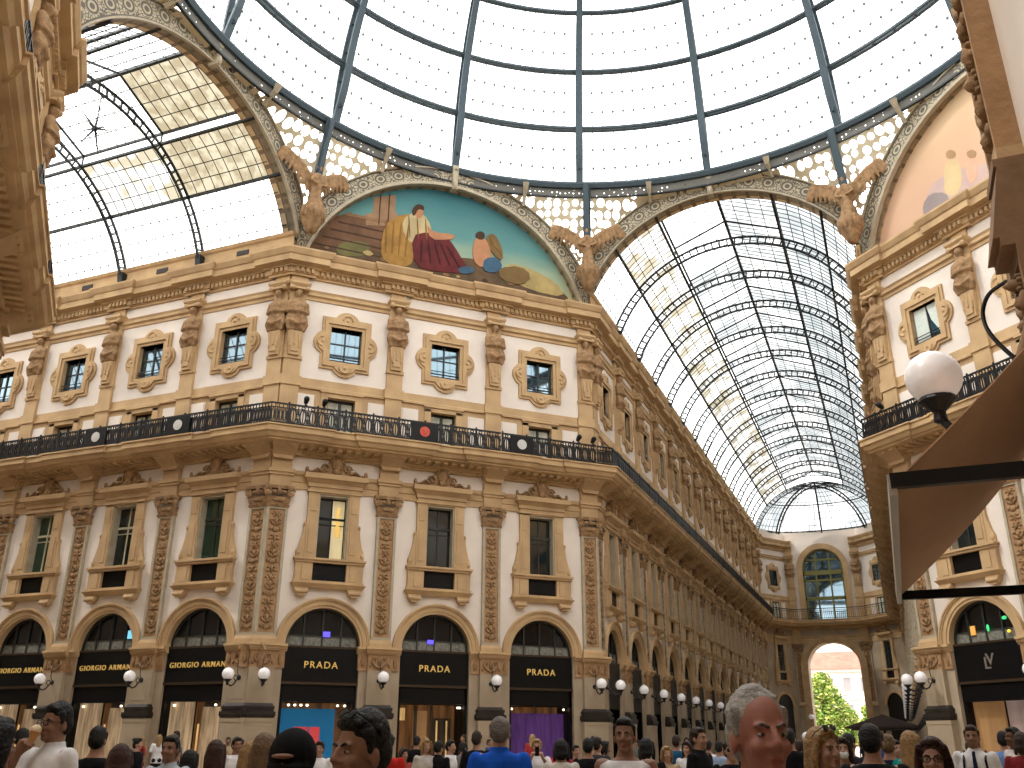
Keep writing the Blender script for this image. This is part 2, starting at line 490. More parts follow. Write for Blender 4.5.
def P_pilaster():
    b = MB(); b.box(-.5, .5, -.22, 0, 5.34, 5.5); b.taper(5.5, 5.64, (-.49, .49, -.21, 0), (-.45, .45, -.16, 0))
    sh = MB()
    sh.holed([(-.44, 5.6), (.44, 5.6), (.44, 10.95), (-.44, 10.95)], [[(-.33, 5.74), (.33, 5.74), (.33, 10.84), (-.33, 10.84)]], -.16, .16, 0, None, True)
    pn = MB(); pn.box(-.33, .33, -.1, 0, 5.74, 10.84)
    rl = MB(); relief(rl, -.31, .31, 5.8, 10.78, -.105, 15, random, 0, 1.3)
    cp = MB()
    cp.taper(10.9, 11.0, (-.46, .46, -.18, 0), (-.5, .5, -.22, 0))
    cp.taper(11.0, 11.35, (-.45, .45, -.17, 0), (-.52, .52, -.26, 0))
    for sx in (-1, 1):
        cp.tube([(sx * (.5 + .2 * (1 - k / 14) * math.cos(.5 + k * .75)), -.26, 11.5 + .2 * (1 - k / 14) * math.sin(.5 + k * .75)) for k in range(13)], .055, 5)
        cp.ell((sx * .5, -.24, 11.5), (.13, .1, .13), 8, 5)
        cp.ell((sx * .2, -.25, 11.55), (.14, .07, .09), 6, 4)
    cp.ell((0, -.27, 11.58), (.12, .1, .14), 8, 5)
    cp.ell((0, -.22, 11.22), (.3, .07, .1), 8, 4)
    cp.box(-.62, .62, -.32, 0, 11.68, 11.82)
    ex = MB()
    ex.box(-.46, .46, -.24, 0, 11.82, 12.3); ex.box(-.52, .52, -.3, 0, 12.3, 12.42); ex.box(-.56, .56, -.36, 0, 12.42, 12.58); ex.box(-.44, .44, -.22, 0, 12.58, 13.3)
    co = MB()
    co.prism([(-.4, 13.0), (.4, 13.0), (.55, 13.34), (-.55, 13.34)], -.4, 0)
    co.taper(13.15, 13.6, (-.42, .42, -.4, 0), (-.6, .6, -1.0, 0))
    return [('base', b.mesh('pilaster_base', M_TAN)), ('shaft', sh.mesh('pilaster_shaft', M_GREY)), ('panel', pn.mesh('pilaster_panel', M_PANEL), [('carving', rl.mesh('pilaster_carving', M_ORN, True))]),
            ('capital', cp.mesh('pilaster_capital', M_ORN)), ('entablature_block', ex.mesh('pilaster_entablature', M_TAN)), ('bracket', co.mesh('pilaster_bracket', M_TAN2))]
def P_archivolt():
    a = MB(); n = 24
    for r0, r1, p in ((ARI, 1.66, .07), (1.66, 1.84, .11), (1.84, 1.90, .16), (1.90, 1.97, .2)):
        a.ring(arc(r1, AZ, 0, PI, n), arc(r0, AZ, 0, PI, n), -p, .02)
    return a.mesh('archivolt', M_TAN)
def P_window():
    su = MB()
    for sx in (-1, 1):
        x0, x1 = sorted((sx * .66, sx * 1.12))
        su.box(x0, x1, -.16, 0, 8.85, 11.72); su.box(x0 + .1, x1 - .1, -.19, -.15, 9.1, 10.5); su.box(x0 + .1, x1 - .1, -.19, -.15, 10.9, 11.5)
    su.box(-1.12, 1.12, -.16, 0, 11.66, 11.95); su.box(-1.2, 1.2, -.22, 0, 11.72, 11.8)
    li = MB()
    for a, b in (((-.66, 8.85), (-.60, 11.66)), ((.60, 8.85), (.66, 11.66))):
        li.box(a[0], b[0], -.1, .3, a[1], b[1])
    li.box(-.66, .66, -.1, .3, 11.58, 11.66)
    pane = MB(); pane.box(-.62, .62, .28, .31, 8.85, 11.6)
    bars = MB(); bars.box(-.03, .03, .24, .29, 8.85, 11.6); bars.box(-.6, .6, .23, .29, 10.62, 10.72); bars.box(-.6, .6, .24, .29, 10.38, 10.42)
    sc = []
    for sx in (-1, 1):
        m = MB(); pl = [(1.12, 10.35), (1.17, 10.4), (1.24, 10.3), (1.22, 10.1), (1.26, 9.8), (1.36, 9.4), (1.46, 9.15), (1.46, 8.86), (1.12, 8.86)]
        m.prism([(sx * x, z) for x, z in pl], -.13, 0)
        m.ell((sx * 1.38, -.14, 9.08), (.09, .05, .12), 8, 4); m.ell((sx * 1.19, -.14, 10.3), (.06, .05, .09), 8, 4)
        sc.append(m.mesh('window_scroll', M_TAN))
    si = MB(); si.box(-1.5, 1.5, -.26, 0, 8.68, 8.78); si.box(-1.54, 1.54, -.32, 0, 8.78, 8.87)
    ap = MB()
    for sx in (-1, 1):
        x0, x1 = sorted((sx * .72, sx * 1.45)); ap.box(x0, x1, -.2, 0, 7.85, 8.68)
        x0, x1 = sorted((sx * .86, sx * 1.18)); ap.box(x0, x1, -.24, -.2, 7.95, 8.6)
    ap.box(-1.5, 1.5, -.24, 0, 7.8, 7.93); ap.taper(7.62, 7.8, (-1.45, 1.45, -.2, 0), (-1.58, 1.58, -.34, 0))
    bk = []
    for sx in (-1, 1):
        m = MB(); m.prism([(sx * 1.42, 7.62), (sx * .82, 7.62), (sx * .86, 7.42), (sx * 1.0, 7.3), (sx * 1.24, 7.3), (sx * 1.38, 7.42)], -.26, 0); m.tube([(sx * .86, -.24, 7.46), (sx * 1.38, -.24, 7.46)], .09, 8)
        bk.append(m.mesh('window_bracket', M_TAN))
    pb = MB(); pb.box(-.72, .72, -.06, 0, 7.93, 8.68)
    ho = MB(); ho.box(-1.2, 1.2, -.22, 0, 11.95, 12.12); ho.taper(12.12, 12.28, (-1.22, 1.22, -.24, 0), (-1.36, 1.36, -.4, 0)); ho.box(-1.4, 1.4, -.46, 0, 12.28, 12.5)
    cr = MB()
    pl = [(-1.15, 12.5), (1.15, 12.5), (.95, 12.62), (.7, 12.72), (.5, 12.95), (.3, 13.2), (-.3, 13.2), (-.5, 12.95), (-.7, 12.72), (-.95, 12.62)]
    cr.prism(pl, -.16, 0)
    cr.ell((0, -.2, 13.0), (.24, .14, .34), 10, 6); cr.ell((0, -.2, 13.38), (.13, .1, .13), 8, 5); cr.ell((0, -.24, 12.68), (.2, .1, .14), 8, 5)
    for sx in (-1, 1):
        cr.tube([(sx * (.48 + .2 * (1 - k / 13) * math.cos(k * .7)), -.2, 12.83 + .2 * (1 - k / 13) * math.sin(k * .7)) for k in range(12)], .055, 5)
        cr.tube([(sx * .6, -.2, 12.66), (sx * .85, -.2, 12.74), (sx * 1.05, -.2, 12.6), (sx * 1.25, -.2, 12.62)], [.08, .08, .06, .04], 5)
        cr.ell((sx * 1.3, -.22, 12.66), (.09, .08, .16), 6, 4); cr.ell((sx * .24, -.22, 13.2), (.1, .08, .12), 6, 4)
    return [('surround', su.mesh('window_surround', M_TAN)), ('inner_lining', li.mesh('window_lining', M_GREY)), ('pane', pane.mesh('window_pane', M_GLASS), [('glazing_bar', bars.mesh('window_bars', M_FRAMED))]),
            ('side_scroll', sc[0]), ('side_scroll', sc[1]), ('sill', si.mesh('window_sill', M_TAN)), ('apron', ap.mesh('window_apron', M_TAN), [('dark_panel', pb.mesh('window_dark_panel', M_BLACK))]),
            ('bracket', bk[0]), ('bracket', bk[1]), ('hood', ho.mesh('window_hood', M_TAN), [('crest', cr.mesh('window_crest', M_ORN))])]
def quat_outline(a, bump, rr, cz, zsq, n=8):
    """square of half side a (x) / zsq (z) with a round lobe on each side"""
    out = []
    def lobe(cx, cz_, ang):
        h = math.acos(max(-1, min(1, (rr - bump) / rr)))
        hw = rr * math.sin(h)
        return [(cx + rr * math.cos(ang - h + 2 * h * i / n) - (rr - bump) * math.cos(ang), cz_ + rr * math.sin(ang - h + 2 * h * i / n) - (rr - bump) * math.sin(ang)) for i in range(n + 1)]
    out += [(a, cz - zsq)] + lobe(a, cz, 0) + [(a, cz + zsq)] + lobe(0, cz + zsq, PI / 2) + [(-a, cz + zsq)] + lobe(-a, cz, PI) + [(-a, cz - zsq)] + lobe(0, cz - zsq, 1.5 * PI)
    return out
def P_quat():
    cz = 18.85
    hole = [(-.73, 17.95), (.73, 17.95), (.73, 19.65), (-.73, 19.65)]
    su = MB()
    su.holed(quat_outline(1.16, .34, .62, cz, 1.3), [hole], -.1, .1, 0, None, True)
    su.holed(quat_outline(1.04, .32, .55, cz, 1.17), [[(-.88, 17.8), (.88, 17.8), (.88, 19.8), (-.88, 19.8)]], -.17, .08, 0, None, True)
    rings = []
    for cx, c, a0 in ((1.1, cz, -PI / 2), (0, cz + 1.2, 0), (-1.1, cz, PI / 2), (0, cz - 1.2, PI)):
        ring = MB(); rings.append(ring)
        ring.tube([(cx + .24 * math.cos(a0 + PI * k / 8), -.18, c + .24 * math.sin(a0 + PI * k / 8)) for k in range(9)], .05, 5)
        ring.ell((cx, -.16, c), (.09, .07, .09), 8, 4)
    inn = MB(); inn.holed([(-.85, 17.83), (.85, 17.83), (.85, 19.77), (-.85, 19.77)], [hole], -.05, .4)
    pane = MB(); pane.box(-.73, .73, .2, .23, 17.95, 19.65)
    bars = MB(); bars.box(-.035, .035, .15, .2, 17.95, 19.65); bars.box(-.73, .73, .16, .2, 18.9, 18.95); bars.box(-.73, -.68, .15, .2, 17.95, 19.65); bars.box(.68, .73, .15, .2, 17.95, 19.65)
    gr = MB()
    for z in (18.02, 18.16, 18.3): gr.tube([(-.72, -.0, z), (.72, -.0, z)], .022, 5)
    return [('surround', su.mesh('quatrefoil_surround', M_TAN)), *[('rosette', r_.mesh('quatrefoil_rosette', M_TAN)) for r_ in rings], ('reveal', inn.mesh('quatrefoil_reveal', M_TAN2)), ('pane', pane.mesh('quatrefoil_pane', M_GLASSB), [('glazing_bar', bars.mesh('quatrefoil_bars', M_FRAMED))]), ('guard_rail', gr.mesh('quatrefoil_rail', M_IRON))]
def P_door():
    fr = MB()
    for sx in (-1, 1):
        x0, x1 = sorted((sx * .63, sx * .95)); fr.box(x0, x1, -.06, 0, 14.2, 16.3)
    fr.box(-.95, .95, -.06, 0, 16.17, 16.42); fr.box(-1.0, 1.0, -.12, 0, 16.38, 16.46)
    pane = MB(); pane.box(-.62, .62, .3, .33, 14.2, 16.17)
    bars = MB(); bars.box(-.05, .05, .25, .3, 14.2, 16.17); bars.box(-.63, -.55, .25, .3, 14.2, 16.17); bars.box(.55, .63, .25, .3, 14.2, 16.17); bars.box(-.6, .6, .25, .3, 16.08, 16.17)
    cur = MB(); cur.box(-.55, -.08, .285, .3, 14.2, 16.05); cur.box(.08, .55, .285, .3, 14.2, 16.05)
    wp = []
    for sx in (-1, 1):
        m = MB(); x0, x1 = sorted((sx * 1.3, sx * 2.02)); m.box(x0, x1, -.05, 0, 14.5, 16.14); m.box(x0 - .06, x1 + .06, -.02, 0, 14.44, 16.2)
        wp.append(m.mesh('plaster_panel', M_PLA))
    return [('frame', fr.mesh('balcony_door_frame', M_TAN)), ('pane', pane.mesh('balcony_door_pane', M_GLASS), [('glazing_bar', bars.mesh('balcony_door_bars', M_FRAMED)), ('curtain', cur.mesh('balcony_door_curtain', M_CURT))]), ('plaster_panel', wp[0]), ('plaster_panel', wp[1])]
def P_caryatid():
    sh = MB(); sh.box(-.4, .4, -.14, 0, 14.2, 16.5); sh.box(-.46, .46, -.2, 0, 16.5, 16.95); sh.box(-.38, .38, -.14, 0, 16.95, 21.95); sh.box(-.42, .42, -.2, 0, 17.75, 17.9)
    he = MB(); he.taper(17.9, 19.3, (-.24, .24, -.3, 0), (-.36, .36, -.36, 0)); he.box(-.17, .17, -.36, -.3, 18.05, 19.1)
    for sx in (-1, 0, 1):
        he.ell((sx * .2, -.36, 18.75 - .12 * abs(sx)), (.07, .06, .28), 6, 5); he.ell((sx * .2, -.38, 18.42 - .1 * abs(sx)), (.05, .05, .1), 6, 4)
    fg = MB()
    fg.loft([(19.05, 0, -.2, .34, .2), (19.3, 0, -.25, .46, .26), (19.55, 0, -.27, .44, .27), (19.8, 0, -.28, .36, .25), (20.1, 0, -.3, .4, .28), (20.4, 0, -.28, .42, .25), (20.58, 0, -.24, .3, .18), (20.7, 0, -.24, .13, .13), (20.85, 0, -.26, .12, .12)], 16)
    fg.ell((0, -.3, 20.93), (.17, .2, .23), 12, 8)
    fg.ell((0, -.48, 20.9), (.035, .05, .06), 6, 4)
    fg.ell((0, -.24, 21.02), (.2, .2, .17), 10, 6)
    for sx in (-1, 1):
        fg.ell((sx * .17, -.47, 20.22), (.14, .13, .14), 8, 6)
        fg.caps([(sx * .4, -.26, 20.42), (sx * .47, -.32, 19.98), (sx * .1, -.58, 19.95), (-sx * .18, -.56, 20.08)], [.13, .11, .09, .06], 8)
        fg.caps([(sx * .38, -.3, 19.75), (sx * .42, -.34, 19.4), (sx * .34, -.34, 19.1)], [.1, .13, .09], 8)
    fg.caps([(-.36, -.48, 19.5), (0, -.56, 19.32), (.36, -.48, 19.5)], [.06, .09, .06], 8)
    cp = MB(); cp.box(-.44, .44, -.46, 0, 21.15, 21.25); cp.taper(21.25, 21.4, (-.42, .42, -.4, 0), (-.5, .5, -.52, 0)); cp.box(-.5, .5, -.52, 0, 21.4, 21.5)
    for sx in (-1, 1): cp.ell((sx * .36, -.42, 21.2), (.12, .1, .12), 8, 5)
    return [('pilaster', sh.mesh('attic_pilaster', M_TAN)), ('herm_base', he.mesh('herm_base', M_TAN)), ('figure', remeshed(fg, 'caryatid_figure', M_ORN, .045, 1)), ('capital', cp.mesh('caryatid_capital', M_TAN))]
def P_lamp():
    pl = MB(); pl.lathe([(.02, -.0), (.1, .0), (.1, .03), (.06, .06), (.03, .09)], (0, 0, 0), 12, 0, Matrix.Translation((0, -.2, 4.0)) @ Matrix.Rotation(PI / 2, 4, 'X'))
    ar = MB(); ar.tube([(0, -.25, 4.0), (0, -.38, 3.88), (0, -.52, 3.72), (0, -.7, 3.66), (0, -.86, 3.75), (0, -.9, 3.84)], .032, 6)
    ar.tube([(0, -.24, 3.98)] + [(0, -.42 + .1 * math.cos(k * .8), 3.98 + .1 * math.sin(k * .8)) for k in range(8)], .018, 5)
    ro = MB(); ro.tube([(0, -.24, 4.04), (0, -.34, 4.2), (0, -.36, 4.5), (0, -.3, 4.72), (0, -.2, 4.75)], .016, 5)
    cu = MB(); cu.lathe([(.03, -.2), (.06, -.18), (.05, -.1), (.12, -.03), (.16, 0), (.15, .03)], (0, -.9, 3.88), 14)
    gl = MB(); gl.ell((0, -.9, 4.1), (.235, .235, .235), 20, 14); gl.ell((0, -.9, 4.34), (.025, .025, .015), 8, 5)
    return [('wall_plate', pl.mesh('lamp_plate', M_IRON)), ('arm', ar.mesh('lamp_arm', M_IRON)), ('tie_rod', ro.mesh('lamp_rod', M_IRON)), ('cup', cu.mesh('lamp_cup', M_IRON)), ('globe', gl.mesh('lamp_globe', M_GLOBE, True))]
RN = 1.2
def P_rail(w):
    hr = MB(); hr.box(-w / 2, w / 2, -RN - .04, -RN + .04, 15.141, 15.208); hr.box(-w / 2, w / 2, -RN - .025, -RN + .025, 14.973, 15.006)
    br = MB(); br.box(-w / 2, w / 2, -RN - .03, -RN + .03, 14.301, 14.351)
    po = []
    for k in range(4):
        m = MB(); x = -w / 2 + w * k / 4
        m.box(x - .035, x + .035, -RN - .05, -RN + .05, 14.200, 15.208); m.ell((x, -RN, 15.242), (.05, .05, .06), 6, 4); m.tube([(x, -RN, 14.788), (x, -RN + .5, 14.217)], .02, 4)
        po.append(m.mesh('rail_post', M_IRON))
    inf = []
    for k in range(4):
        m = MB(); x0 = -w / 2 + w * k / 4; q = w / 4
        for j in range(3):
            cx = x0 + q * (j + .5) / 3
            m.tube([(cx + .13 * math.cos(2 * PI * i / 12), -RN, 14.662 + .34 * math.sin(2 * PI * i / 12)) for i in range(12)], .045, 4, 0, None, True)
            m.tube([(cx, -RN, 14.351), (cx, -RN, 14.973)], .03, 4)
            for zz in (15.074,):
                m.tube([(cx + .075 * math.cos(2 * PI * i / 8), -RN, zz + .065 * math.sin(2 * PI * i / 8)) for i in range(8)], .03, 4, 0, None, True)
            for sx in (-1, 1):
                m.tube([(cx + sx * .13, -RN, 14.662), (cx + sx * .19, -RN, 14.830), (cx + sx * .14, -RN, 14.956)], .032, 4)
                m.tube([(cx + sx * .13, -RN, 14.620), (cx + sx * .19, -RN, 14.469), (cx + sx * .14, -RN, 14.368)], .032, 4)
            m.tube([(x0 + q * j / 3, -RN, 14.351), (x0 + q * j / 3, -RN, 15.141)], .026, 4)
        inf.append(m.mesh('rail_infill', M_IRON))
    return hr.mesh('handrail', M_IRON), br.mesh('bottom_rail', M_IRON), po, inf
def text_mesh(s, size, mat, extr=.02, bold=0.):
    c = bpy.data.curves.new('t', 'FONT'); c.body = s; c.size = size; c.extrude = extr; c.align_x = 'CENTER'; c.align_y = 'CENTER'; c.space_character = 1.25; c.offset = bold
    o = bpy.data.objects.new('t', c); COL.objects.link(o)
    dg = bpy.context.evaluated_depsgraph_get()
    me = bpy.data.meshes.new_from_object(o.evaluated_get(dg))
    me.transform(Matrix.Rotation(PI / 2, 4, 'X'))
    bpy.data.objects.remove(o)
    me.materials.clear(); me.materials.append(mat)
    me.name = 'sign_letters'
    return me

# ---- shop displays, glow put into their surfaces in place of lamps
def lit(name, c, e, var=0., scale=2.):
    m, nt, b, o = nodes(name)
    b.inputs['Base Color'].default_value = c; b.inputs['Roughness'].default_value = .6
    if var:
        tc = nt.nodes.new('ShaderNodeTexCoord'); n1 = nt.nodes.new('ShaderNodeTexNoise'); n1.inputs['Scale'].default_value = scale; n1.inputs['Detail'].default_value = 3
        mp = nt.nodes.new('ShaderNodeMapping'); mp.inputs['Scale'].default_value = (3, 1, .35)
        rp = nt.nodes.new('ShaderNodeValToRGB'); rp.color_ramp.elements[0].position = .35; rp.color_ramp.elements[1].position = .65
        rp.color_ramp.elements[0].color = tuple(x * (1 - var) for x in c[:3]) + (1,); rp.color_ramp.elements[1].color = c
        nt.links.new(tc.outputs['Object'], mp.inputs['Vector']); nt.links.new(mp.outputs['Vector'], n1.inputs['Vector']); nt.links.new(n1.outputs['Fac'], rp.inputs['Fac'])
        nt.links.new(rp.outputs['Color'], b.inputs['Base Color']); nt.links.new(rp.outputs['Color'], b.inputs['Emission Color'])
    else:
        b.inputs['Emission Color'].default_value = c
    b.inputs['Emission Strength'].default_value = e
    return m
M_LAMP = plain('shop_spotlight', rgb(255, 240, 210), .4, 0, .3, 3., rgb(255, 236, 205))
M_SHOPG = clear('shop_window_glass', (.9, .91, .92, 1), .015)
M_INT = plain('dark_interior', rgb(34, 28, 24), .7)
M_LUN = plain('lunette_glass', rgb(18, 17, 17), .12, 0, .35)
M_LUN2 = stone('frosted_strip', rgb(92, 92, 84), rgb(140, 140, 130), 9, .4, 0)
L_BLUE = lit('blue_backdrop', rgb(0, 104, 150), .45)
L_RED = lit('red_poster', rgb(214, 66, 70), .5)
L_WARM = lit('warm_interior', rgb(150, 100, 56), .4, .75, 1.2)
L_WARM2 = lit('amber_light', rgb(236, 190, 120), .8, .5, 2)
L_PURP = lit('purple_curtain', rgb(92, 52, 120), .4, .45, 3)
L_REDS = lit('red_plinth', rgb(190, 40, 30), .45)
L_CREAM = lit('cream_drape', rgb(214, 180, 140), .5, .6, 2.2)
L_DIM = lit('dim_interior', rgb(70, 56, 44), .12, .7, 1.5)
L_TANB = lit('tan_board', rgb(178, 132, 84), .4, .35, .6)
L_GREYB = lit('mauve_board', rgb(176, 150, 140), .4, .3, .6)
def shop_common():
    fa = MB(); fa.box(-1.55, 1.55, .1, .34, 3.9, 5.26)
    le = MB(); le.box(-1.55, 1.55, .06, .36, 3.8, 3.9); le2 = MB(); le2.box(-1.55, 1.55, .08, .36, 5.24, 5.32)
    hd = MB(); hd.box(-1.55, 1.55, .16, .4, 3.15, 3.8)
    lu = MB(); lu.prism([(1.55, 5.32)] + arc(1.55, AZ, .01, PI - .01, 20) + [(-1.55, 5.32)], .3, .33)
    st = MB(); st.box(-1.5, 1.5, .27, .3, 5.32, 5.72)
    mu = MB(); mu.ring(arc(1.55, AZ, 0, PI, 20), arc(1.47, AZ, 0, PI, 20), .2, .3)
    for x, z in ((-.78, 1.30), (0, 1.5), (.78, 1.30)): mu.box(x - .03, x + .03, .22, .3, 5.3, AZ + z)
    mu.box(-1.5, 1.5, .24, .3, 5.7, 5.75)
    ja = MB(); ja.box(-1.55, -1.43, .16, .4, 0, 3.8); jb = MB(); jb.box(1.43, 1.55, .16, .4, 0, 3.8)
    gl = MB(); gl.box(-1.43, 1.43, .28, .30, .1, 3.15)
    bx = MB(); bx.add([(-1.55, .4, 0), (1.55, .4, 0), (1.55, 2.4, 0), (-1.55, 2.4, 0), (-1.55, .4, 3.3), (1.55, .4, 3.3), (1.55, 2.4, 3.3), (-1.55, 2.4, 3.3)], [(0, 3, 2, 1), (4, 5, 6, 7), (1, 2, 6, 5), (2, 3, 7, 6), (3, 0, 4, 7)])
    return dict(fascia=fa.mesh('shop_fascia', M_BLACK), ledge=le.mesh('shop_ledge', M_BROWNM), ledge2=le2.mesh('shop_upper_ledge', M_BROWNM), header=hd.mesh('shop_header', M_BLACK), lunette=lu.mesh('shop_lunette', M_LUN), strip=st.mesh('shop_strip', M_LUN2),
                mullion=mu.mesh('shop_mullions', M_FRAMED), jamb=ja.mesh('shop_jamb', M_BLACK), jamb2=jb.mesh('shop_jamb', M_BLACK), glass=gl.mesh('shop_glass', M_SHOPG), interior=bx.mesh('shop_interior', M_INT))
SHOP = shop_common()
_sl = {}
def shop_lights(xs, z=3.02):
    out = []
    for x in xs:
        if x not in _sl:
            m = MB(); m.ell((x, .5, z), (.06, .06, .05), 8, 5); _sl[x] = m.mesh('shop_spotlight', M_LAMP)
        out.append(('spotlight', _sl[x]))
    return out
def shop_spec(sign=None, size=.42, display=(), lights=(), colour=None):
    dsp = []
    for nm, (x0, x1, y0, y1, z0, z1), mat in display:
        m = MB(); m.box(x0, x1, y0, y1, z0, z1); dsp.append((nm, m.mesh('display_' + nm, mat)))
    if lights: dsp += shop_lights(lights)
    fs = []
    if sign:
        me = text_mesh(sign, size, M_GOLD, .025, .001)
        me.transform(Matrix.Translation((.14 if len(sign) > 6 else 0, .08, 4.56)))
        fs = [('sign_letters', me)]
    ln = [('mullion', SHOP['mullion']), ('frosted_strip', SHOP['strip'])]
    if colour:
        m = MB(); m.box(colour[0], colour[1], .2, .24, colour[2], colour[3]); ln.append(('neon_panel', m.mesh('neon_panel', colour[4])))
    return [('fascia', SHOP['fascia'], fs), ('ledge', SHOP['ledge']), ('upper_ledge', SHOP['ledge2']), ('header', SHOP['header']), ('lunette_pane', SHOP['lunette'], ln), ('door_jamb', SHOP['jamb']), ('door_jamb', SHOP['jamb2']), ('shop_window', SHOP['glass']), ('interior', SHOP['interior'], dsp)]

P = dict(pier=P_pier(), pil=P_pilaster(), arch=P_archivolt(), win=P_window(), quat=P_quat(), door=P_door(), cary=P_caryatid(), lamp=P_lamp())
RAILS = {}
def order(F, i):
    """where a bay or a pier stands, counted from the octagon corner that shows it"""
    k = i if F.key in 'DBEWS' else (F.n - 1 - i)
    return ORD[k]
def bay_label(F, i, what):
    if F.key == 'D':
        return '%s, %s from the side arcade, under the blue mural' % (what, order(F, i))
    if F.key == 'E':
        return '%s, %s from the long vault, under the pale mural' % (what, order(F, i))
    return '%s, %s from the corner, %s' % (what, order(F, i), F.phrase)
def pier_label(F, i, what):
    k = i if F.key in 'DBEWS' else F.n - i
    if F.key == 'D':
        return '%s, %s from the side arcade, under the blue mural' % (what, ORD[k])
    if F.key == 'E':
        return '%s, %s from the long vault, under the pale mural' % (what, ORD[k])
    return '%s, %s from the corner, %s' % (what, ORD[k], F.phrase)
GN = dict(A='side arcade', D='blue mural wall', B='arcade to the tree', R='far side of the arcade to the tree', E='pale mural wall', W='nearest wall', S='pier by the awning')
def dress(F, bays, piers, what=('shop', 'arch', 'win', 'door', 'quat', 'pier', 'pil', 'cary', 'lamp'), shop=None, winmats=None):
    g = GN[F.key]
    for i in bays:
        c = (F.pil[i] + F.pil[i + 1]) / 2
        M = F.at(c)
        wm = winmats(F, i) if winmats else None
        if 'arch' in what: single(P['arch'], 'archivolt', bay_label(F, i, 'moulded stone shop arch'), 'arch', M, 'shop arches, ' + g)
        if 'shop' in what: place(shop(F, i), 'shopfront', bay_label(F, i, shop_label(F, i)), 'shopfront', M, 'shopfronts, ' + g)
        if 'win' in what: place(P['win'], 'framed_window', bay_label(F, i, 'tall carved stone window'), 'window', M, 'tall windows, ' + g, 'thing', wm)
        if 'door' in what: place(P['door'], 'balcony_window', bay_label(F, i, 'balcony door'), 'door', M, 'balcony doors, ' + g, 'thing')
        if 'quat' in what: place(P['quat'], 'quatrefoil_window', bay_label(F, i, 'lobed stone attic window'), 'window', M, 'lobed windows, ' + g, 'thing')
    for i in piers:
        M = F.at(F.pil[i])
        if 'pier' in what: place(P['pier'], 'stone_pier', pier_label(F, i, 'stone pier with dark moulded pedestal'), 'pier', M, 'stone piers, ' + g, 'thing')
        if 'pil' in what: place(P['pil'], 'carved_pilaster', pier_label(F, i, 'pilaster with carved panel'), 'pilaster', M, 'carved pilasters, ' + g, 'thing')
        if 'cary' in what: place(P['cary'], 'caryatid', pier_label(F, i, 'stone caryatid on attic pilaster'), 'statue', M, 'caryatids, ' + g)
        if 'lamp' in what: place(P['lamp'], 'wall_lamp', pier_label(F, i, 'white globe wall lamp'), 'lamp', F.at(F.pil[i], 0, 0, False), 'globe lamps, ' + g)
def railing(F, bays, label):
    w = round(F.w, 3)
    if w not in RAILS: RAILS[w] = P_rail(w)
    hr, br, po, inf = RAILS[w]
    t = tagp(empty('balcony_railing', F.M), label, 'railing')
    def part(nm, me, x, par=t):
        o = bpy.data.objects.new(nm, me); COL.objects.link(o); o.parent = par; o.location = (x, 0, 0); return o
    for i in bays:
        c = (F.pil[i] + F.pil[i + 1]) / 2
        part('handrail', hr, c); part('bottom_rail', br, c)
        for k in range(4):
            if len(bays) <= 8 or k % 2 == 0:
                part('post', po[k], c)
        for k in range(4): part('scroll_infill', inf[k], c)
    # the bits around the corners
    x0, x1 = F.pil[bays[0]], F.pil[bays[-1] + 1]
    ext = RN * .414
    for a, b in ((-ext if F.key in 'DEWB' else 0, x0), (x1, F.L + (ext if F.key in 'DEAR' else 0))):
        if b - a > .1 and b - a < 2:
            m = MB()
            for z0, z1 in ((15.141, 15.208), (14.973, 15.006), (14.301, 14.351)): m.box(a, b, -RN - .03, -RN + .03, z0, z1)
            n = max(2, int((b - a) / .14))
            for q in range(n + 1): m.tube([(a + (b - a) * q / n, -RN, 14.284), (a + (b - a) * q / n, -RN, 15.166)], .024, 4)
            for q in range(n): m.tube([(a + (b - a) * (q + .5) / n + .05 * math.cos(w_ * PI / 4), -RN, 14.662 + .3 * math.sin(w_ * PI / 4)) for w_ in range(8)], .03, 4, 0, None, True)
            part('corner_infill', m.mesh('rail_corner', M_IRON), 0)
    return t

# ------------------------------------------------------------------ continuous mouldings
def chain_path(Fs, br, half=.62):
    out = [Fs[0].xy(0, br if Fs[0].e < half else 0)]
    for k, F in enumerate(Fs):
        out += F.path(br, half)
        if k < len(Fs) - 1:
            G = Fs[k + 1]
            n1 = Vector((F.d.y, -F.d.x)); n2 = Vector((G.d.y, -G.d.x)); m = n1 + n2; m /= m.dot(n1)
            c = Vector(F.xy(F.L)); off = br
            out.append((c.x + m.x * off, c.y + m.y * off))
    L = Fs[-1]
    out.append(L.xy(L.L, br))
    res = [out[0]]
    for p in out[1:]:
        if (Vector(p) - Vector(res[-1])).length > .02: res.append(p)
    return res
PROF_COR = [(0, 21.92), (.1, 21.92), (.1, 22.02), (.16, 22.04), (.16, 22.26), (.3, 22.3), (.3, 22.36), (.62, 22.42), (.62, 22.72), (.68, 22.76), (.8, 22.98), (.8, 23.06), (0, 23.2)]
PROF_SLAB = [(0, 13.24), (.16, 13.26), (.16, 13.36), (.3, 13.4), (.3, 13.55), (1.0, 13.6), (1.0, 13.66), (1.12, 13.7), (1.2, 13.84), (1.3, 13.9), (1.3, 14.12), (1.36, 14.14), (1.36, 14.2), (0, 14.22)]
PROF_ARC = [(0, 11.8), (.07, 11.8), (.07, 12.08), (.11, 12.1), (.11, 12.34), (.2, 12.42), (.24, 12.56), (0, 12.6)]
PROF_STR = [(0, 20.84), (.06, 20.86), (.06, 21.0), (.16, 21.06), (.16, 21.2), (.22, 21.3), (0, 21.36)]
PROF_BAND = [(0, 16.44), (.1, 16.46), (.1, 16.56), (.04, 16.6), (.04, 16.95), (0, 16.97)]
PROF_PLINTH = [(0, 0), (.1, 0), (.1, .45), (.06, .5), (0, .5)]
def zoff(prof): return [(n, z + ZO) for n, z in prof]
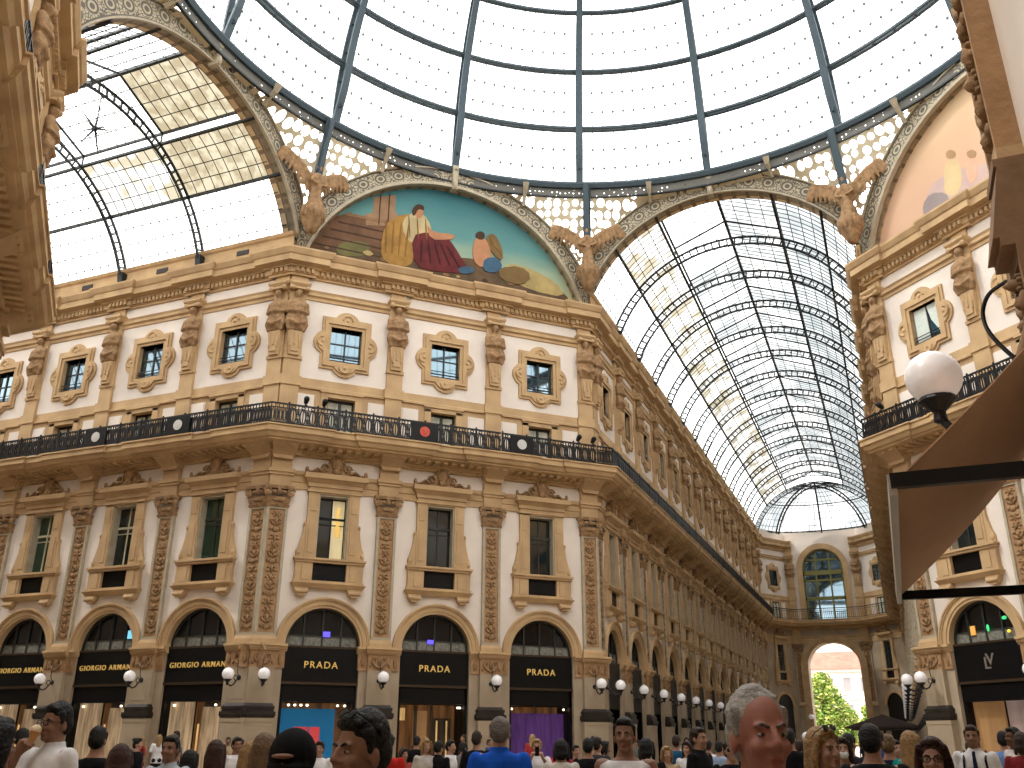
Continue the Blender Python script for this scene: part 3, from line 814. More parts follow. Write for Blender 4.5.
def mouldings(Fs, what, start):
    k = start
    data = dict(cor=(PROF_COR, .16, M_TAN, 'main dentilled cornice'), slab=(PROF_SLAB, .12, M_TAN, 'projecting balcony slab'), arc=(PROF_ARC, .0, M_TAN, 'architrave band'), string=(PROF_STR, .0, M_TAN, 'string course'), band=(PROF_BAND, .0, M_TAN, 'attic band'))
    for w in what:
        pr, br, mat, lab = data[w]
        mb = MB(); mb.sweep(chain_path(Fs, br), zoff(pr))
        o = struct('trim_%d' % k, mb.mesh('moulding_' + w, mat)); k += 1
        if w in ('cor', 'slab'):
            # dentils under the cornice / modillions under the slab
            d = MB()
            for F in Fs:
                stp = .24 if w == 'cor' else .4
                n = int(F.L / stp)
                for i in range(n):
                    t = (i + .5) * F.L / n
                    near = min(abs(t - p) for p in F.pil) < .62
                    off = br if near else 0
                    M = Matrix.Translation((0, 0, 0))
                    if w == 'cor': d.box(t - .07, t + .07, -.29 - off, -.12 - off, 22.06, 22.27, 0, F.M)
                    else: d.box(t - .1, t + .1, -.8 - off, -.28 - off, 13.47, 13.6, 0, F.M)
            link('dentil' if w == 'cor' else 'modillion', d.mesh('dentils', M_TAN), o)
    return k
# ------------------------------------------------------------------ great arches, murals, dome
AC, AI, AO = 21.15 + ZO, 7.55, 8.62     # arch centre height, inner and outer radius
def uvnode(nt):
    return nt.nodes.new('ShaderNodeUVMap')
def math_(nt, op, a, b=None):
    n = nt.nodes.new('ShaderNodeMath'); n.operation = op
    for i, x in enumerate((a, b)):
        if x is None: continue
        if isinstance(x, (int, float)): n.inputs[i].default_value = x
        else: nt.links.new(x, n.inputs[i])
    return n.outputs[0]
def mosaic(name):
    """cream band with grey scrolls and a rosette in a ring every unit of u"""
    m, nt, b, o = nodes(name)
    u = uvnode(nt); sp = nt.nodes.new('ShaderNodeSeparateXYZ'); nt.links.new(u.outputs[0], sp.inputs[0])
    fu = math_(nt, 'SUBTRACT', math_(nt, 'FRACT', sp.outputs[0]), .5)
    fv = math_(nt, 'SUBTRACT', sp.outputs[1], .5)
    r = math_(nt, 'SQRT', math_(nt, 'ADD', math_(nt, 'MULTIPLY', fu, fu), math_(nt, 'MULTIPLY', fv, fv)))
    ringd = math_(nt, 'ABSOLUTE', math_(nt, 'SUBTRACT', r, .27))
    ring = math_(nt, 'LESS_THAN', ringd, .05)
    dot = math_(nt, 'LESS_THAN', r, .13)
    wv = nt.nodes.new('ShaderNodeTexVoronoi'); wv.feature = 'DISTANCE_TO_EDGE'; wv.inputs['Scale'].default_value = 6; nt.links.new(u.outputs[0], wv.inputs['Vector'])
    sc = math_(nt, 'MULTIPLY', math_(nt, 'LESS_THAN', wv.outputs['Distance'], .09), math_(nt, 'GREATER_THAN', r, .34))
    edge = math_(nt, 'GREATER_THAN', math_(nt, 'ABSOLUTE', fv), .42)
    k = math_(nt, 'MAXIMUM', math_(nt, 'MAXIMUM', ring, dot), math_(nt, 'MAXIMUM', sc, edge))
    mx = nt.nodes.new('ShaderNodeMix'); mx.data_type = 'RGBA'
    mx.inputs[6].default_value = rgb(168, 156, 130); mx.inputs[7].default_value = rgb(84, 78, 66)
    nt.links.new(k, mx.inputs[0]); nt.links.new(mx.outputs[2], b.inputs['Base Color'])
    b.inputs['Roughness'].default_value = .6
    return m
M_MOS = mosaic('scroll_mosaic')
def coffer(name):
    m, nt, b, o = nodes(name)
    u = uvnode(nt); sp = nt.nodes.new('ShaderNodeSeparateXYZ'); nt.links.new(u.outputs[0], sp.inputs[0])
    fu = math_(nt, 'ABSOLUTE', math_(nt, 'SUBTRACT', math_(nt, 'FRACT', sp.outputs[0]), .5))
    fv = math_(nt, 'ABSOLUTE', math_(nt, 'SUBTRACT', math_(nt, 'FRACT', sp.outputs[1]), .5))
    k = math_(nt, 'GREATER_THAN', math_(nt, 'MAXIMUM', fu, fv), .36)
    mx = nt.nodes.new('ShaderNodeMix'); mx.data_type = 'RGBA'
    mx.inputs[6].default_value = rgb(196, 170, 130); mx.inputs[7].default_value = rgb(122, 100, 74)
    nt.links.new(k, mx.inputs[0]); nt.links.new(mx.outputs[2], b.inputs['Base Color'])
    b.inputs['Roughness'].default_value = .7
    return m
M_COF = coffer('coffered_soffit')
def screen_mat(name, freq, hole, c):
    """pierced screen: round holes through a cream sheet"""
    m, nt, b, o = nodes(name)
    u = uvnode(nt)
    vo = nt.nodes.new('ShaderNodeTexVoronoi'); vo.inputs['Scale'].default_value = freq; vo.inputs['Randomness'].default_value = .35
    nt.links.new(u.outputs[0], vo.inputs['Vector'])
    k = math_(nt, 'LESS_THAN', vo.outputs['Distance'], hole)
    b.inputs['Base Color'].default_value = c; b.inputs['Roughness'].default_value = .7
    t = nt.nodes.new('ShaderNodeBsdfTransparent'); mx = nt.nodes.new('ShaderNodeMixShader')
    nt.links.new(k, mx.inputs[0]); nt.links.new(b.outputs[0], mx.inputs[1]); nt.links.new(t.outputs[0], mx.inputs[2]); nt.links.new(mx.outputs[0], o.inputs['Surface'])
    return m
M_LACE = screen_mat('pierced_screen', 2.2, .455, rgb(206, 194, 166))
M_LACE2 = screen_mat('ring_lace', 4.2, .17, rgb(92, 90, 84))

def side_frame(F, phw):
    """frame centred on a side of the octagon at arch height"""
    return F.M @ Matrix.Translation((F.L / 2, 0, -ZO))
SIDES = dict(D=(FD, LD / 2), E=(FE, LD / 2), SW=(FW, LD / 2), SE=(FSE, LD / 2))
def arcade_side(cx, cy, dx, dy):
    return Matrix.Translation((cx, cy, 0)) @ Matrix.Rotation(math.atan2(dy, dx), 4, 'Z')
ARCF = dict(N=(arcade_side(0, H, 1, 0), HH), Wt=(arcade_side(-H, 0, 0, 1), HH), Ea=(arcade_side(H, 0, 0, -1), HH), So=(arcade_side(0, -H, -1, 0), HH))
def great_arch(name, M, hw, label, lunette, zlo):
    t = tagp(empty(name, M), label, 'arch')
    n = 48
    def clipx(x): return max(-hw, min(hw, x))
    a0 = math.asin(max(0, (zlo - AC)) / AI)
    a1 = PI - a0
    A = [a0 + (a1 - a0) * i / n for i in range(n + 1)]
    def band(r0, r1, y0, nm, mat, dep=.25, urep=1.0):
        mb = MB(); mb.uv = []
        for a in A:
            for r in (r0, r1):
                mb.v.append((clipx(r * math.cos(a)), y0, AC + r * math.sin(a)))
        for a in A:
            for r in (r0, r1):
                mb.v.append((clipx(r * math.cos(a)), y0 + dep, AC + r * math.sin(a)))
        mb.uv = [(a * (AI + .4) * urep, v) for a in A for v in (0, 1)] * 2
        q = 2 * (n + 1)
        for i in range(n):
            j = 2 * i
            mb.f += [(j, j + 2, j + 3, j + 1), (j + q, j + 1 + q, j + 3 + q, j + 2 + q), (j, j + q, j + 2 + q, j + 2), (j + 1, j + 3, j + 3 + q, j + 1 + q)]
            mb.m += [0] * 4
        o = link(nm, mb.mesh(nm, mat)); o.parent = t
    im = .16 if lunette else .08
    band(AI + im, AO - .08, -.1, 'mosaic_band', M_MOS)
    band(AO - .08, AO, -.2, 'outer_moulding', M_GREY, .4)
    band(AI, AI + im, -.24 if lunette else -.16, 'inner_moulding', M_GREY, .5)
    # soffit
    mb = MB(); mb.uv = []
    dep = .5 if lunette else .7
    for a in A:
        for y, v in ((0, 0), (dep, 1.0 if lunette else 2.0)):
            mb.v.append((clipx(AI * math.cos(a)), y, AC + AI * math.sin(a))); mb.uv.append((a * AI * 1.4, v))
    for i in range(n):
        mb.f.append((2 * i, 2 * i + 1, 2 * i + 3, 2 * i + 2)); mb.m.append(0)
    for a in A:
        for y, v in ((0, 0), (dep, 2.0)):
            mb.v.append((clipx((AI + .15) * math.cos(a)), y, AC + (AI + .15) * math.sin(a))); mb.uv.append((a * AI * 1.4, v))
    q = 2 * (n + 1)
    for i in range(n):
        mb.f.append((2 * i + q, 2 * i + 1 + q, 2 * i + 3 + q, 2 * i + 2 + q)); mb.m.append(0)
        mb.f.append((2 * i + 1, 2 * i + 1 + q, 2 * i + 3 + q, 2 * i + 3)); mb.m.append(0)
    o = link('soffit', mb.mesh('soffit', M_COF)); o.parent = t
    ks = MB()
    ks.taper(AC + AI - .15, AC + AO + .2, (-.12, .12, -.34, .1), (-.16, .16, -.4, .1)); ks.ell((0, -.36, AC + AI + .1), (.12, .12, .24), 8, 6); ks.ell((0, -.36, AC + AO), (.15, .14, .12), 8, 5)
    o = link('keystone', ks.mesh('keystone', M_GREY)); o.parent = t
    return t
ZT = 23.95 + ZO
great_arch('great_arch', ARCF['N'][0], HH, 'mosaic bordered arch opening to the glass vault with the tree below', False, ZT)
great_arch('great_arch', ARCF['Wt'][0], HH, 'mosaic bordered arch opening to the half-hidden side vault', False, ZT)
great_arch('great_arch', ARCF['Ea'][0], HH, 'mosaic bordered arch beyond the pale mural', False, ZT)
zD = 23.1 + ZO
great_arch('great_arch', side_frame(FD, 0), LD / 2, 'mosaic bordered arch around the blue mural', True, zD)
great_arch('great_arch', side_frame(FE, 0), LD / 2, 'mosaic bordered arch around the pale mural', True, zD)
great_arch('great_arch', side_frame(FW, 0), LD / 2, 'mosaic bordered arch above the nearest wall', True, zD)

# murals ------------------------------------------------------------
def grad(name, stops):
    m, nt, b, o = nodes(name)
    tc = nt.nodes.new('ShaderNodeTexCoord'); sp = nt.nodes.new('ShaderNodeSeparateXYZ'); nt.links.new(tc.outputs['Generated'], sp.inputs[0])
    n1 = nt.nodes.new('ShaderNodeTexNoise'); n1.inputs['Scale'].default_value = 5; nt.links.new(tc.outputs['Generated'], n1.inputs['Vector'])
    k = math_(nt, 'ADD', sp.outputs[2], math_(nt, 'MULTIPLY', math_(nt, 'SUBTRACT', n1.outputs['Fac'], .5), .25))
    rp = nt.nodes.new('ShaderNodeValToRGB')
    while len(rp.color_ramp.elements) < len(stops): rp.color_ramp.elements.new(.5)
    for e, (p, c) in zip(rp.color_ramp.elements, stops): e.position = p; e.color = c
    nt.links.new(k, rp.inputs['Fac']); nt.links.new(rp.outputs['Color'], b.inputs['Base Color']); b.inputs['Roughness'].default_value = .7; b.inputs['Specular IOR Level'].default_value = .1
    return m
def paint(name, r, g, b_, v=.3): return stone(name, tuple(x * (1 - v) for x in rgb(r, g, b_)[:3]) + (1,), rgb(r, g, b_), 1.6, .8, 0)
def smooth_poly(pl, it=1):
    for _ in range(it):
        out = []
        for i in range(len(pl)):
            a, b = pl[i], pl[(i + 1) % len(pl)]
            out += [(a[0] * .75 + b[0] * .25, a[1] * .75 + b[1] * .25), (a[0] * .25 + b[0] * .75, a[1] * .25 + b[1] * .75)]
        pl = out
    return pl
def lunette(F, sky, shapes, label, mats):
    t = tagp(empty('lunette_mural', side_frame(F, 0)), label, 'mural')
    a0 = math.asin((zD - AC) / AI)
    mb = MB()
    pl = [(AI * math.cos(a0 + (PI - 2 * a0) * i / 40), AC + AI * math.sin(a0 + (PI - 2 * a0) * i / 40)) for i in range(41)]
    mb.prism(pl, .3, .5)
    o = link('painted_field', mb.mesh('painted_field', sky)); o.parent = t
    lay = {}
    for k, (nm, poly, mat, sm) in enumerate(shapes):
        m = MB(); pts = smooth_poly(poly, sm) if sm else poly
        m.prism([(x - F.L / 2, z) for x, z in pts], .297 - .0016 * k, .31)
        o = link(nm, m.mesh(nm, mats[mat])); o.parent = t
MUR = dict(blue_sky=None, brown=paint('mural_brown', 112, 82, 60, .35), dark=paint('mural_dark_ground', 98, 78, 58, .45), col=paint('mural_column', 150, 118, 90, .3), gold=paint('mural_gold', 164, 124, 64, .45), red=paint('mural_red', 104, 40, 42, .45), redd=paint('mural_dark_red', 66, 26, 30, .3), goldd=paint('mural_dark_gold', 134, 98, 50, .3), brownd=paint('mural_dark_brown', 74, 54, 42, .3), brownl=paint('mural_light_brown', 140, 106, 78, .3),
           white=paint('mural_white', 186, 168, 126, .3), skin=paint('mural_skin', 176, 126, 92, .25), hair=paint('mural_hair', 70, 48, 34, .3), wing=paint('mural_wing', 120, 96, 60, .3), green=paint('mural_green', 112, 108, 66, .4), bluec=paint('mural_blue_cloth', 62, 92, 116, .35), sand=paint('mural_sand', 176, 156, 104, .3))
SKY1 = grad('mural_sky', [(0, rgb(180, 170, 124)), (.3, rgb(150, 164, 138)), (.55, rgb(92, 136, 134)), (1, rgb(50, 98, 108))])
MURAL_A = [('painted_building', [(0.4, 23.36), (0.91, 24.7), (1.82, 25.71), (2.59, 26.13), (2.61, 25.9), (4.86, 26.22), (5.08, 23.85), (2.67, 23.54)], 'brown', 0), ('painted_column', [(3.65, 27.27), (4.78, 27.69), (4.81, 26.09), (3.64, 25.75)], 'col', 0), ('painted_column_base', [(3.3, 26.25), (4.94, 26.65), (5.08, 25.92), (3.34, 25.56)], 'col', 0), ('painted_ground', [(0.26, 23.28), (1.64, 24.14), (4.14, 24.21), (7.28, 24.33), (8.9, 25.04), (10.58, 24.71), (12.89, 24.48), (14.42, 24.08), (14.76, 22.95), (7.33, 22.75), (1.74, 22.79)], 'dark', 1), ('painted_meadow', [(10.86, 25.12), (12.31, 25.08), (13.84, 24.56), (14.42, 23.72), (12.3, 23.77), (11.04, 24.21)], 'sand', 1), ('painted_bush', [(1.89, 24.03), (2.7, 24.56), (3.71, 24.56), (3.45, 23.83), (2.18, 23.54)], 'green', 1), ('painted_cloak', [(4.3, 25.85), (4.95, 26.48), (5.68, 26.78), (5.94, 25.78), (5.91, 24.03), (5.41, 23.58), (4.37, 23.69), (4.13, 24.32)], 'gold', 1), ('painted_tunic', [(5.17, 26.3), (5.78, 26.92), (6.32, 26.93), (6.78, 26.21), (6.7, 25.37), (5.76, 25.03), (5.32, 25.4)], 'white', 1), ('painted_robe', [(5.69, 25.48), (6.57, 25.93), (7.55, 25.92), (8.0, 25.43), (8.69, 24.41), (8.92, 24.0), (7.08, 23.72), (5.92, 23.81)], 'red', 1), ('painted_arm', [(6.45, 26.37), (6.9, 25.94), (7.87, 26.12), (8.1, 25.93), (7.67, 25.71), (6.7, 25.49)], 'skin', 1), ('painted_face', [(5.82, 27.17), (6.14, 27.31), (6.32, 26.99), (6.12, 26.59), (5.85, 26.64)], 'skin', 1), ('painted_hair', [(5.67, 27.07), (5.92, 27.44), (6.3, 27.41), (6.31, 27.11), (5.99, 27.15), (5.84, 26.7), (5.69, 26.66)], 'hair', 1), ('painted_scroll', [(8.15, 24.18), (8.91, 24.46), (9.25, 24.18), (8.48, 23.84)], 'bluec', 1), ('painted_child', [(9.1, 26.04), (9.43, 26.36), (9.89, 26.11), (10.12, 25.32), (9.91, 24.56), (9.24, 24.53), (9.0, 25.19)], 'skin', 1), ('painted_child_head', [(9.15, 26.42), (9.42, 26.66), (9.71, 26.55), (9.66, 26.17), (9.27, 26.08)], 'hair', 1), ('painted_wing', [(9.77, 26.44), (10.22, 26.73), (10.69, 25.93), (10.75, 25.1), (10.24, 25.34), (9.89, 25.87)], 'wing', 1), ('painted_bundle', [(9.68, 25.1), (10.46, 25.28), (10.75, 24.74), (10.25, 24.28), (9.58, 24.37)], 'bluec', 1), ('painted_basket', [(10.47, 24.68), (11.73, 25.07), (12.42, 24.62), (11.84, 23.91), (10.59, 24.0)], 'wing', 1)]
MURAL_B = [('painted_cloud', [(3.78, 24.99), (5.23, 25.15), (6.9, 24.34), (7.7, 24.57), (7.48, 22.75), (5.37, 23.27), (3.82, 23.81)], 'mauve', 1), ('painted_rock', [(3.48, 24.38), (4.01, 24.7), (4.82, 24.26), (4.92, 23.69), (4.43, 23.46), (3.45, 23.71)], 'greyc', 1), ('painted_figure', [(4.92, 25.24), (5.12, 25.65), (5.49, 25.61), (5.77, 25.12), (5.67, 24.16), (5.22, 23.82), (4.7, 24.23)], 'ochre', 1), ('painted_head', [(5.16, 26.1), (5.44, 26.12), (5.7, 25.79), (5.59, 25.55), (5.19, 25.75)], 'umber', 1), ('painted_figure_two', [(5.94, 24.91), (6.31, 25.18), (6.55, 24.82), (6.48, 24.06), (6.02, 23.84)], 'peach', 1), ('painted_head_two', [(6.17, 25.48), (6.47, 25.43), (6.67, 25.15), (6.52, 24.94), (6.2, 25.15)], 'umber', 1)]

def fold(x0, z0, x1, z1, w=.09):
    d = Vector((x1 - x0, z1 - z0)).normalized(); n = Vector((-d.y, d.x)) * w
    return [(x0, z0), ((x0 + x1) / 2 + n.x, (z0 + z1) / 2 + n.y), (x1, z1), ((x0 + x1) / 2 - n.x, (z0 + z1) / 2 - n.y)]
def bb(nm):
    p = [q for q in MURAL_A if q[0] == nm][0][1]; xs = [a for a, _ in p]; zs = [b for _, b in p]
    return min(xs), max(xs), min(zs), max(zs)
def mural_detail():
    out = []
    x0, x1, z0, z1 = bb('painted_robe')
    for k in range(5):
        u = (k + .7) / 5.6
        out.append(('painted_fold', fold(x0 + (x1 - x0) * (.1 + u * .55), z1 - (z1 - z0) * (.12 + .1 * k / 5), x0 + (x1 - x0) * (.06 + u * .95), z0 + (z1 - z0) * (.06 + .02 * k), .07), 'redd', 1))
    x0, x1, z0, z1 = bb('painted_cloak')
    for k in range(4):
        u = (k + .6) / 4.4
        out.append(('painted_fold', fold(x0 + (x1 - x0) * u * .95, z1 - (z1 - z0) * .12, x0 + (x1 - x0) * (u * .8 + .05), z0 + (z1 - z0) * .1, .06), 'goldd', 1))
    x0, x1, z0, z1 = bb('painted_tunic')
    for k in range(3):
        u = (k + .7) / 3.6
        out.append(('painted_fold', fold(x0 + (x1 - x0) * u, z1 - .1, x0 + (x1 - x0) * (u + .1), z0 + .15, .04), 'goldd', 1))
    x0, x1, z0, z1 = bb('painted_building')
    for k in range(4):
        zz = z0 + (z1 - z0) * (.2 + .17 * k)
        out.append(('painted_course', [(x0 + .5 + .35 * k, zz), (x1 - .1, zz - .05), (x1 - .1, zz + .03), (x0 + .5 + .35 * k, zz + .08)], 'brownd', 0))
    out.append(('painted_cornice', [(x0 + 1.9, z1 - .35), (x1 + .05, z1 - .3), (x1 + .05, z1 - .12), (x0 + 1.9, z1 - .17)], 'brownl', 0))
    x0, x1, z0, z1 = bb('painted_column')
    for k in (0, 1):
        xx = x0 + (x1 - x0) * (.3 + .4 * k)
        out.append(('painted_flute', [(xx - .03, z0), (xx + .03, z0), (xx + .03, z1), (xx - .03, z1)], 'brownd', 0))
    x0, x1, z0, z1 = bb('painted_ground')
    rnd = random.Random(9)
    for k in range(16):
        xx = x0 + 1.2 + (x1 - x0 - 2.2) * rnd.random(); zz = 23.15 + .9 * rnd.random(); r = .12 + .22 * rnd.random()
        out.append(('painted_stone', [(xx - r, zz), (xx, zz - r * .5), (xx + r, zz), (xx, zz + r * .6)], rnd.choice(['brownd', 'brownl', 'green', 'sand', 'wing']), 1))
    x0, x1, z0, z1 = bb('painted_wing')
    for k in range(3):
        out.append(('painted_feather', fold(x0 + .1, z1 - .2 - .2 * k, x1 - .05, z0 + .25 + .1 * k, .035), 'goldd', 1))
    return out
_fig = ('painted_cloak', 'painted_tunic', 'painted_robe', 'painted_arm', 'painted_face', 'painted_hair', 'painted_scroll', 'painted_child', 'painted_child_head', 'painted_wing', 'painted_bundle', 'painted_basket')
_det = mural_detail()
MURAL_A = [q for q in MURAL_A if q[0] not in _fig] + [q for q in _det if q[0] in ('painted_course', 'painted_cornice', 'painted_flute', 'painted_stone')] + [q for q in MURAL_A if q[0] in _fig] + [q for q in _det if q[0] in ('painted_fold', 'painted_feather')]
lunette(FD, SKY1, MURAL_A, 'painted half-round mural with blue sky and seated red-robed figure', MUR)
SKY2 = grad('mural_pale_sky', [(0, rgb(190, 156, 132)), (.5, rgb(204, 168, 140)), (1, rgb(204, 178, 142))])
MUR2 = dict(mauve=paint('mural_mauve', 190, 164, 156, .12), greyc=paint('mural_grey', 150, 138, 136, .2), ochre=paint('mural_ochre', 206, 182, 138, .15), umber=paint('mural_umber', 170, 136, 100, .2), peach=paint('mural_peach', 216, 172, 146, .15))
lunette(FE, SKY2, MURAL_B, 'painted half-round mural in pale peach with two faint figures', MUR2)

# dome ----------------------------------------------------------------
DR, DZ, DH = 17.6, 29.85 + ZO, 18.7
LEV = [0, .183, .363, .540, .715, .890, 1.06, 1.23]
GL_DOME = clear('dome_glass', (.80, .83, .85, 1), .03)
GL_CLEAR = clear('vault_clear_glass', (.78, .80, .81, 1), .03)
GL_CREAM = glass_mottled('vault_cream_glass', (.235, .215, .16, 1), (.165, .14, .095, 1), 1.6)  # cream tint stands in for walls seen through the panes
GL_MIX = glass_mottled('vault_mixed_glass', (.46, .46, .45, 1), (.225, .205, .155, 1), .8, (.48, .60))
GL_BLUE = glass_mottled('vault_blue_glass', (.30, .32, .335, 1), (.20, .22, .232, 1), .6)
GL_BLUE2 = glass_mottled('vault_pale_blue_glass', (.50, .515, .52, 1), (.25, .27, .283, 1), .5)
def dp(az, f, k=1.0):
    r = DR * math.cos(f) * k + (k - 1) * 0
    return Vector((r * math.sin(az), r * math.cos(az), DZ + DH * math.sin(f) * k))
AZ0 = [22.5 * i for i in range(16)]
AZR = [rad(a) for a in AZ0]
def dome():
    t = tagp(empty('glass_dome', Matrix.Translation((0, 0, 0))), 'great ribbed glass dome over the octagon', 'dome')
    def part(nm, mb, mat, par=t, sm=False):
        o = link(nm, mb.mesh(nm, mat, sm)); o.parent = par; return o
    F = [LEV[-1] * k / 28 for k in range(29)]
    for az in AZR:
        m = MB()
        tv = Vector((math.cos(az), -math.sin(az), 0))
        for k, hw in ((1.0, .17), (.967, .19)):
            o_ = len(m.v)
            for f in F:
                w_ = hw * max(.3, math.cos(f))
                kf = 1 - (1 - k) * min(1, .1 + f / .12); p, q = dp(az, f, kf), dp(az, f, kf - .006)
                m.v += [tuple(p - tv * w_), tuple(p + tv * w_), tuple(q + tv * w_), tuple(q - tv * w_)]
            for i in range(28):
                a = o_ + 4 * i
                for e in range(4):
                    m.f.append((a + e, a + (e + 1) % 4, a + 4 + (e + 1) % 4, a + 4 + e)); m.m.append(0)
        for i in range(1, 28, 2):
            m.tube([dp(az, F[i], .967), dp(az, F[i], 1.0)], .05, 4)
            if i < 27: m.tube([dp(az, F[i], .967), dp(az, F[i + 1], 1.0)], .03, 4)
        part('rib', m, M_STEEL)
    for k, f in enumerate(LEV[1:]):
        m = MB()
        for kk, r in ((1.0, .12), (.982, .09)):
            m.tube([dp(2 * PI * i / 96, f, kk) for i in range(96)], r, 4, 0, None, True)
        for i in range(96):
            m.tube([dp(2 * PI * i / 96, f, 1.0), dp(2 * PI * (i + .5) / 96, f, .982)], .03, 3)
        part('purlin_ring', m, M_STEEL)
    for s_ in range(16):
        a0 = AZR[s_] + .012; a1 = AZR[s_] + rad(22.5) - .012
        g = MB()
        nf, na = 22, 6
        g.v = [tuple(dp(a0 + (a1 - a0) * i / na, LEV[-1] * j / nf, 1.012)) for j in range(nf + 1) for i in range(na + 1)]
        g.f = [(j * (na + 1) + i, j * (na + 1) + i + 1, (j + 1) * (na + 1) + i + 1, (j + 1) * (na + 1) + i) for j in range(nf) for i in range(na)]
        g.m = [0] * len(g.f)
        o = part('glass_segment', g, GL_DOME)
        b = MB()
        for l in range(len(LEV) - 1):
            f0, f1 = LEV[l], LEV[l + 1]
            nb = max(3, int(round(11 * math.cos((f0 + f1) / 2))))
            for i in range(1, nb):
                a = a0 + (a1 - a0) * i / nb
                b.tube([dp(a, f0 + (f1 - f0) * q / 3, 1.006) for q in range(4)], .027, 3)
                for q in (1, 2):
                    p = dp(a, f0 + (f1 - f0) * q / 3, 1.004)
                    b.ell(p, (.08, .08, .08), 5, 4)
            for q in (1, 2):
                b.tube([dp(a0 + (a1 - a0) * i / 6, f0 + (f1 - f0) * q / 3, 1.006) for i in range(7)], .02, 3)
        part('glazing_bar', b, M_BARS, o)
    # ring beam with its lace frieze
    m = MB()
    prof = [(DR - .12, DZ - .2), (DR + .1, DZ - .22), (DR + .25, DZ), (DR + .1, DZ + .16), (DR - .18, DZ + .14), (DR - .22, DZ)]
    n = 128
    def lathe_ring(mb, prof):
        k = len(prof)
        mb.v += [(r * math.sin(2 * PI * i / n), r * math.cos(2 * PI * i / n), z) for i in range(n) for r, z in prof]
        mb.f += [(i * k + j, ((i + 1) % n) * k + j, ((i + 1) % n) * k + (j + 1) % k, i * k + (j + 1) % k) for i in range(n) for j in range(k)]
        mb.m += [0] * (n * k)
    lathe_ring(m, prof)
    part('ring_beam', m, M_STEEL)
    m = MB(); lathe_ring(m, [(DR - .05, DZ - .78), (DR + .08, DZ - .78), (DR + .08, DZ - .70), (DR - .05, DZ - .70)])
    part('lower_ring', m, M_DSTEEL)
    m = MB(); m.uv = []
    nn = 192
    for i in range(nn + 1):
        a = 2 * PI * i / nn
        for z, v in ((DZ - .72, 0), (DZ - .2, .55)):
            m.v.append(((DR + .02) * math.sin(a), (DR + .02) * math.cos(a), z)); m.uv.append((a * DR, v))
    m.f = [(2 * i, 2 * i + 2, 2 * i + 3, 2 * i + 1) for i in range(nn)]; m.m = [0] * nn
    part('lace_frieze', m, M_LACE2)
    return t
dome()

# pierced spandrels between the arches and the ring --------------------
def spandrel(ca, label, post=True):
    """ca: azimuth of the octagon corner"""
    t = tagp(empty('pierced_spandrel', Matrix.Translation((0, 0, 0))), label, 'spandrel')
    m = MB(); m.uv = []
    n = 40
    cols = []
    a_lo, a_hi = ca - rad(21.3 if True else 0), ca + rad(23.4)
    for i in range(n + 1):
        a = ca - rad(22) + rad(44) * i / n
        # the side this azimuth looks at: planes at azimuth multiples of 45 degrees
        k = round(a / rad(45)); pa = k * rad(45)
        dist = H if k % 2 == 0 else (H + HH) / math.sqrt(2)
        hw = HH if k % 2 == 0 else LD / 2
        x = dist * math.tan(a - pa)
        x = max(-hw, min(hw, x))
        zz = AC + math.sqrt(max(0, AO ** 2 - x * x)) if abs(x) < AO else AC
        zz = max(zz, ZT + .3)
        r = math.hypot(dist, x)
        top = Vector((DR * math.sin(a), DR * math.cos(a), DZ - .75))
        bot = Vector((r * math.sin(a), r * math.cos(a), min(zz - .05, DZ - .8)))
        cols.append((bot, top))
        L = (top - bot).length
        for q in range(6):
            p = bot.lerp(top, q / 5)
            m.v.append(tuple(p)); m.uv.append((a * 17.6, p.z))
    for i in range(n):
        for q in range(5):
            m.f.append((i * 6 + q, (i + 1) * 6 + q, (i + 1) * 6 + q + 1, i * 6 + q + 1)); m.m.append(0)
    o = link('pierced_sheet', m.mesh('pierced_sheet', M_LACE)); o.parent = t
    # steel post at the corner, plaster consoles at the quarter points
    c = MB()
    cr = math.hypot(H, HH)
    top = Vector(((DR - .3) * math.sin(ca), (DR - .3) * math.cos(ca), DZ - .05)); bot = Vector(((cr - .75) * math.sin(ca), (cr - .75) * math.cos(ca), ZT + .8))
    tv = Vector((math.cos(ca), -math.sin(ca), 0)) * .15
    c.tube([bot, top], .2, 4)
    for s_ in (-1, 1): c.tube([bot + tv * s_, top + tv * s_], .07, 4)
    for i in range(12):
        p = bot.lerp(top, i / 12); q = bot.lerp(top, (i + 1) / 12)
        c.tube([p - tv, q + tv], .04, 3); c.tube([p + tv, q - tv], .04, 3)
    if post:
        o = link('steel_post', c.mesh('steel_post', M_STEEL)); o.parent = t
    for s_ in (-1, 1):
        a = ca + s_ * rad(11.2)
        i = min(range(n + 1), key=lambda i: abs(ca - rad(22) + rad(44) * i / n - a))
        b_, t_ = cols[i]
        inw = Vector((-math.sin(a), -math.cos(a), 0))
        k = MB(); k.tube([b_ + inw * .25 + Vector((0, 0, -.15)), b_.lerp(t_, .5) + inw * .22, t_ + inw * .3 + Vector((0, 0, .2)), t_ + inw * .45 + Vector((0, 0, .5))], [.12, .1, .13, .18], 6)
        o = link('console', k.mesh('console', M_GREY)); o.parent = t
CORN = [(-67.5, 'between the half-hidden side vault and the blue mural'), (-22.5, 'between the blue mural and the long glass vault'), (22.5, 'between the long glass vault and the pale mural'), (67.5, 'beyond the pale mural'), (-112.5, 'above the nearest wall')]
def corner_az(deg):
    q = {-67.5: (-H, HH), -22.5: (-HH, H), 22.5: (HH, H), 67.5: (H, HH), -112.5: (-H, -HH)}[deg]
    return math.atan2(q[0], q[1])
for dg, lab in CORN:
    spandrel(corner_az(dg), 'pierced cream spandrel and steel post ' + lab if dg > -100 else 'pierced cream spandrel ' + lab, dg > -100)

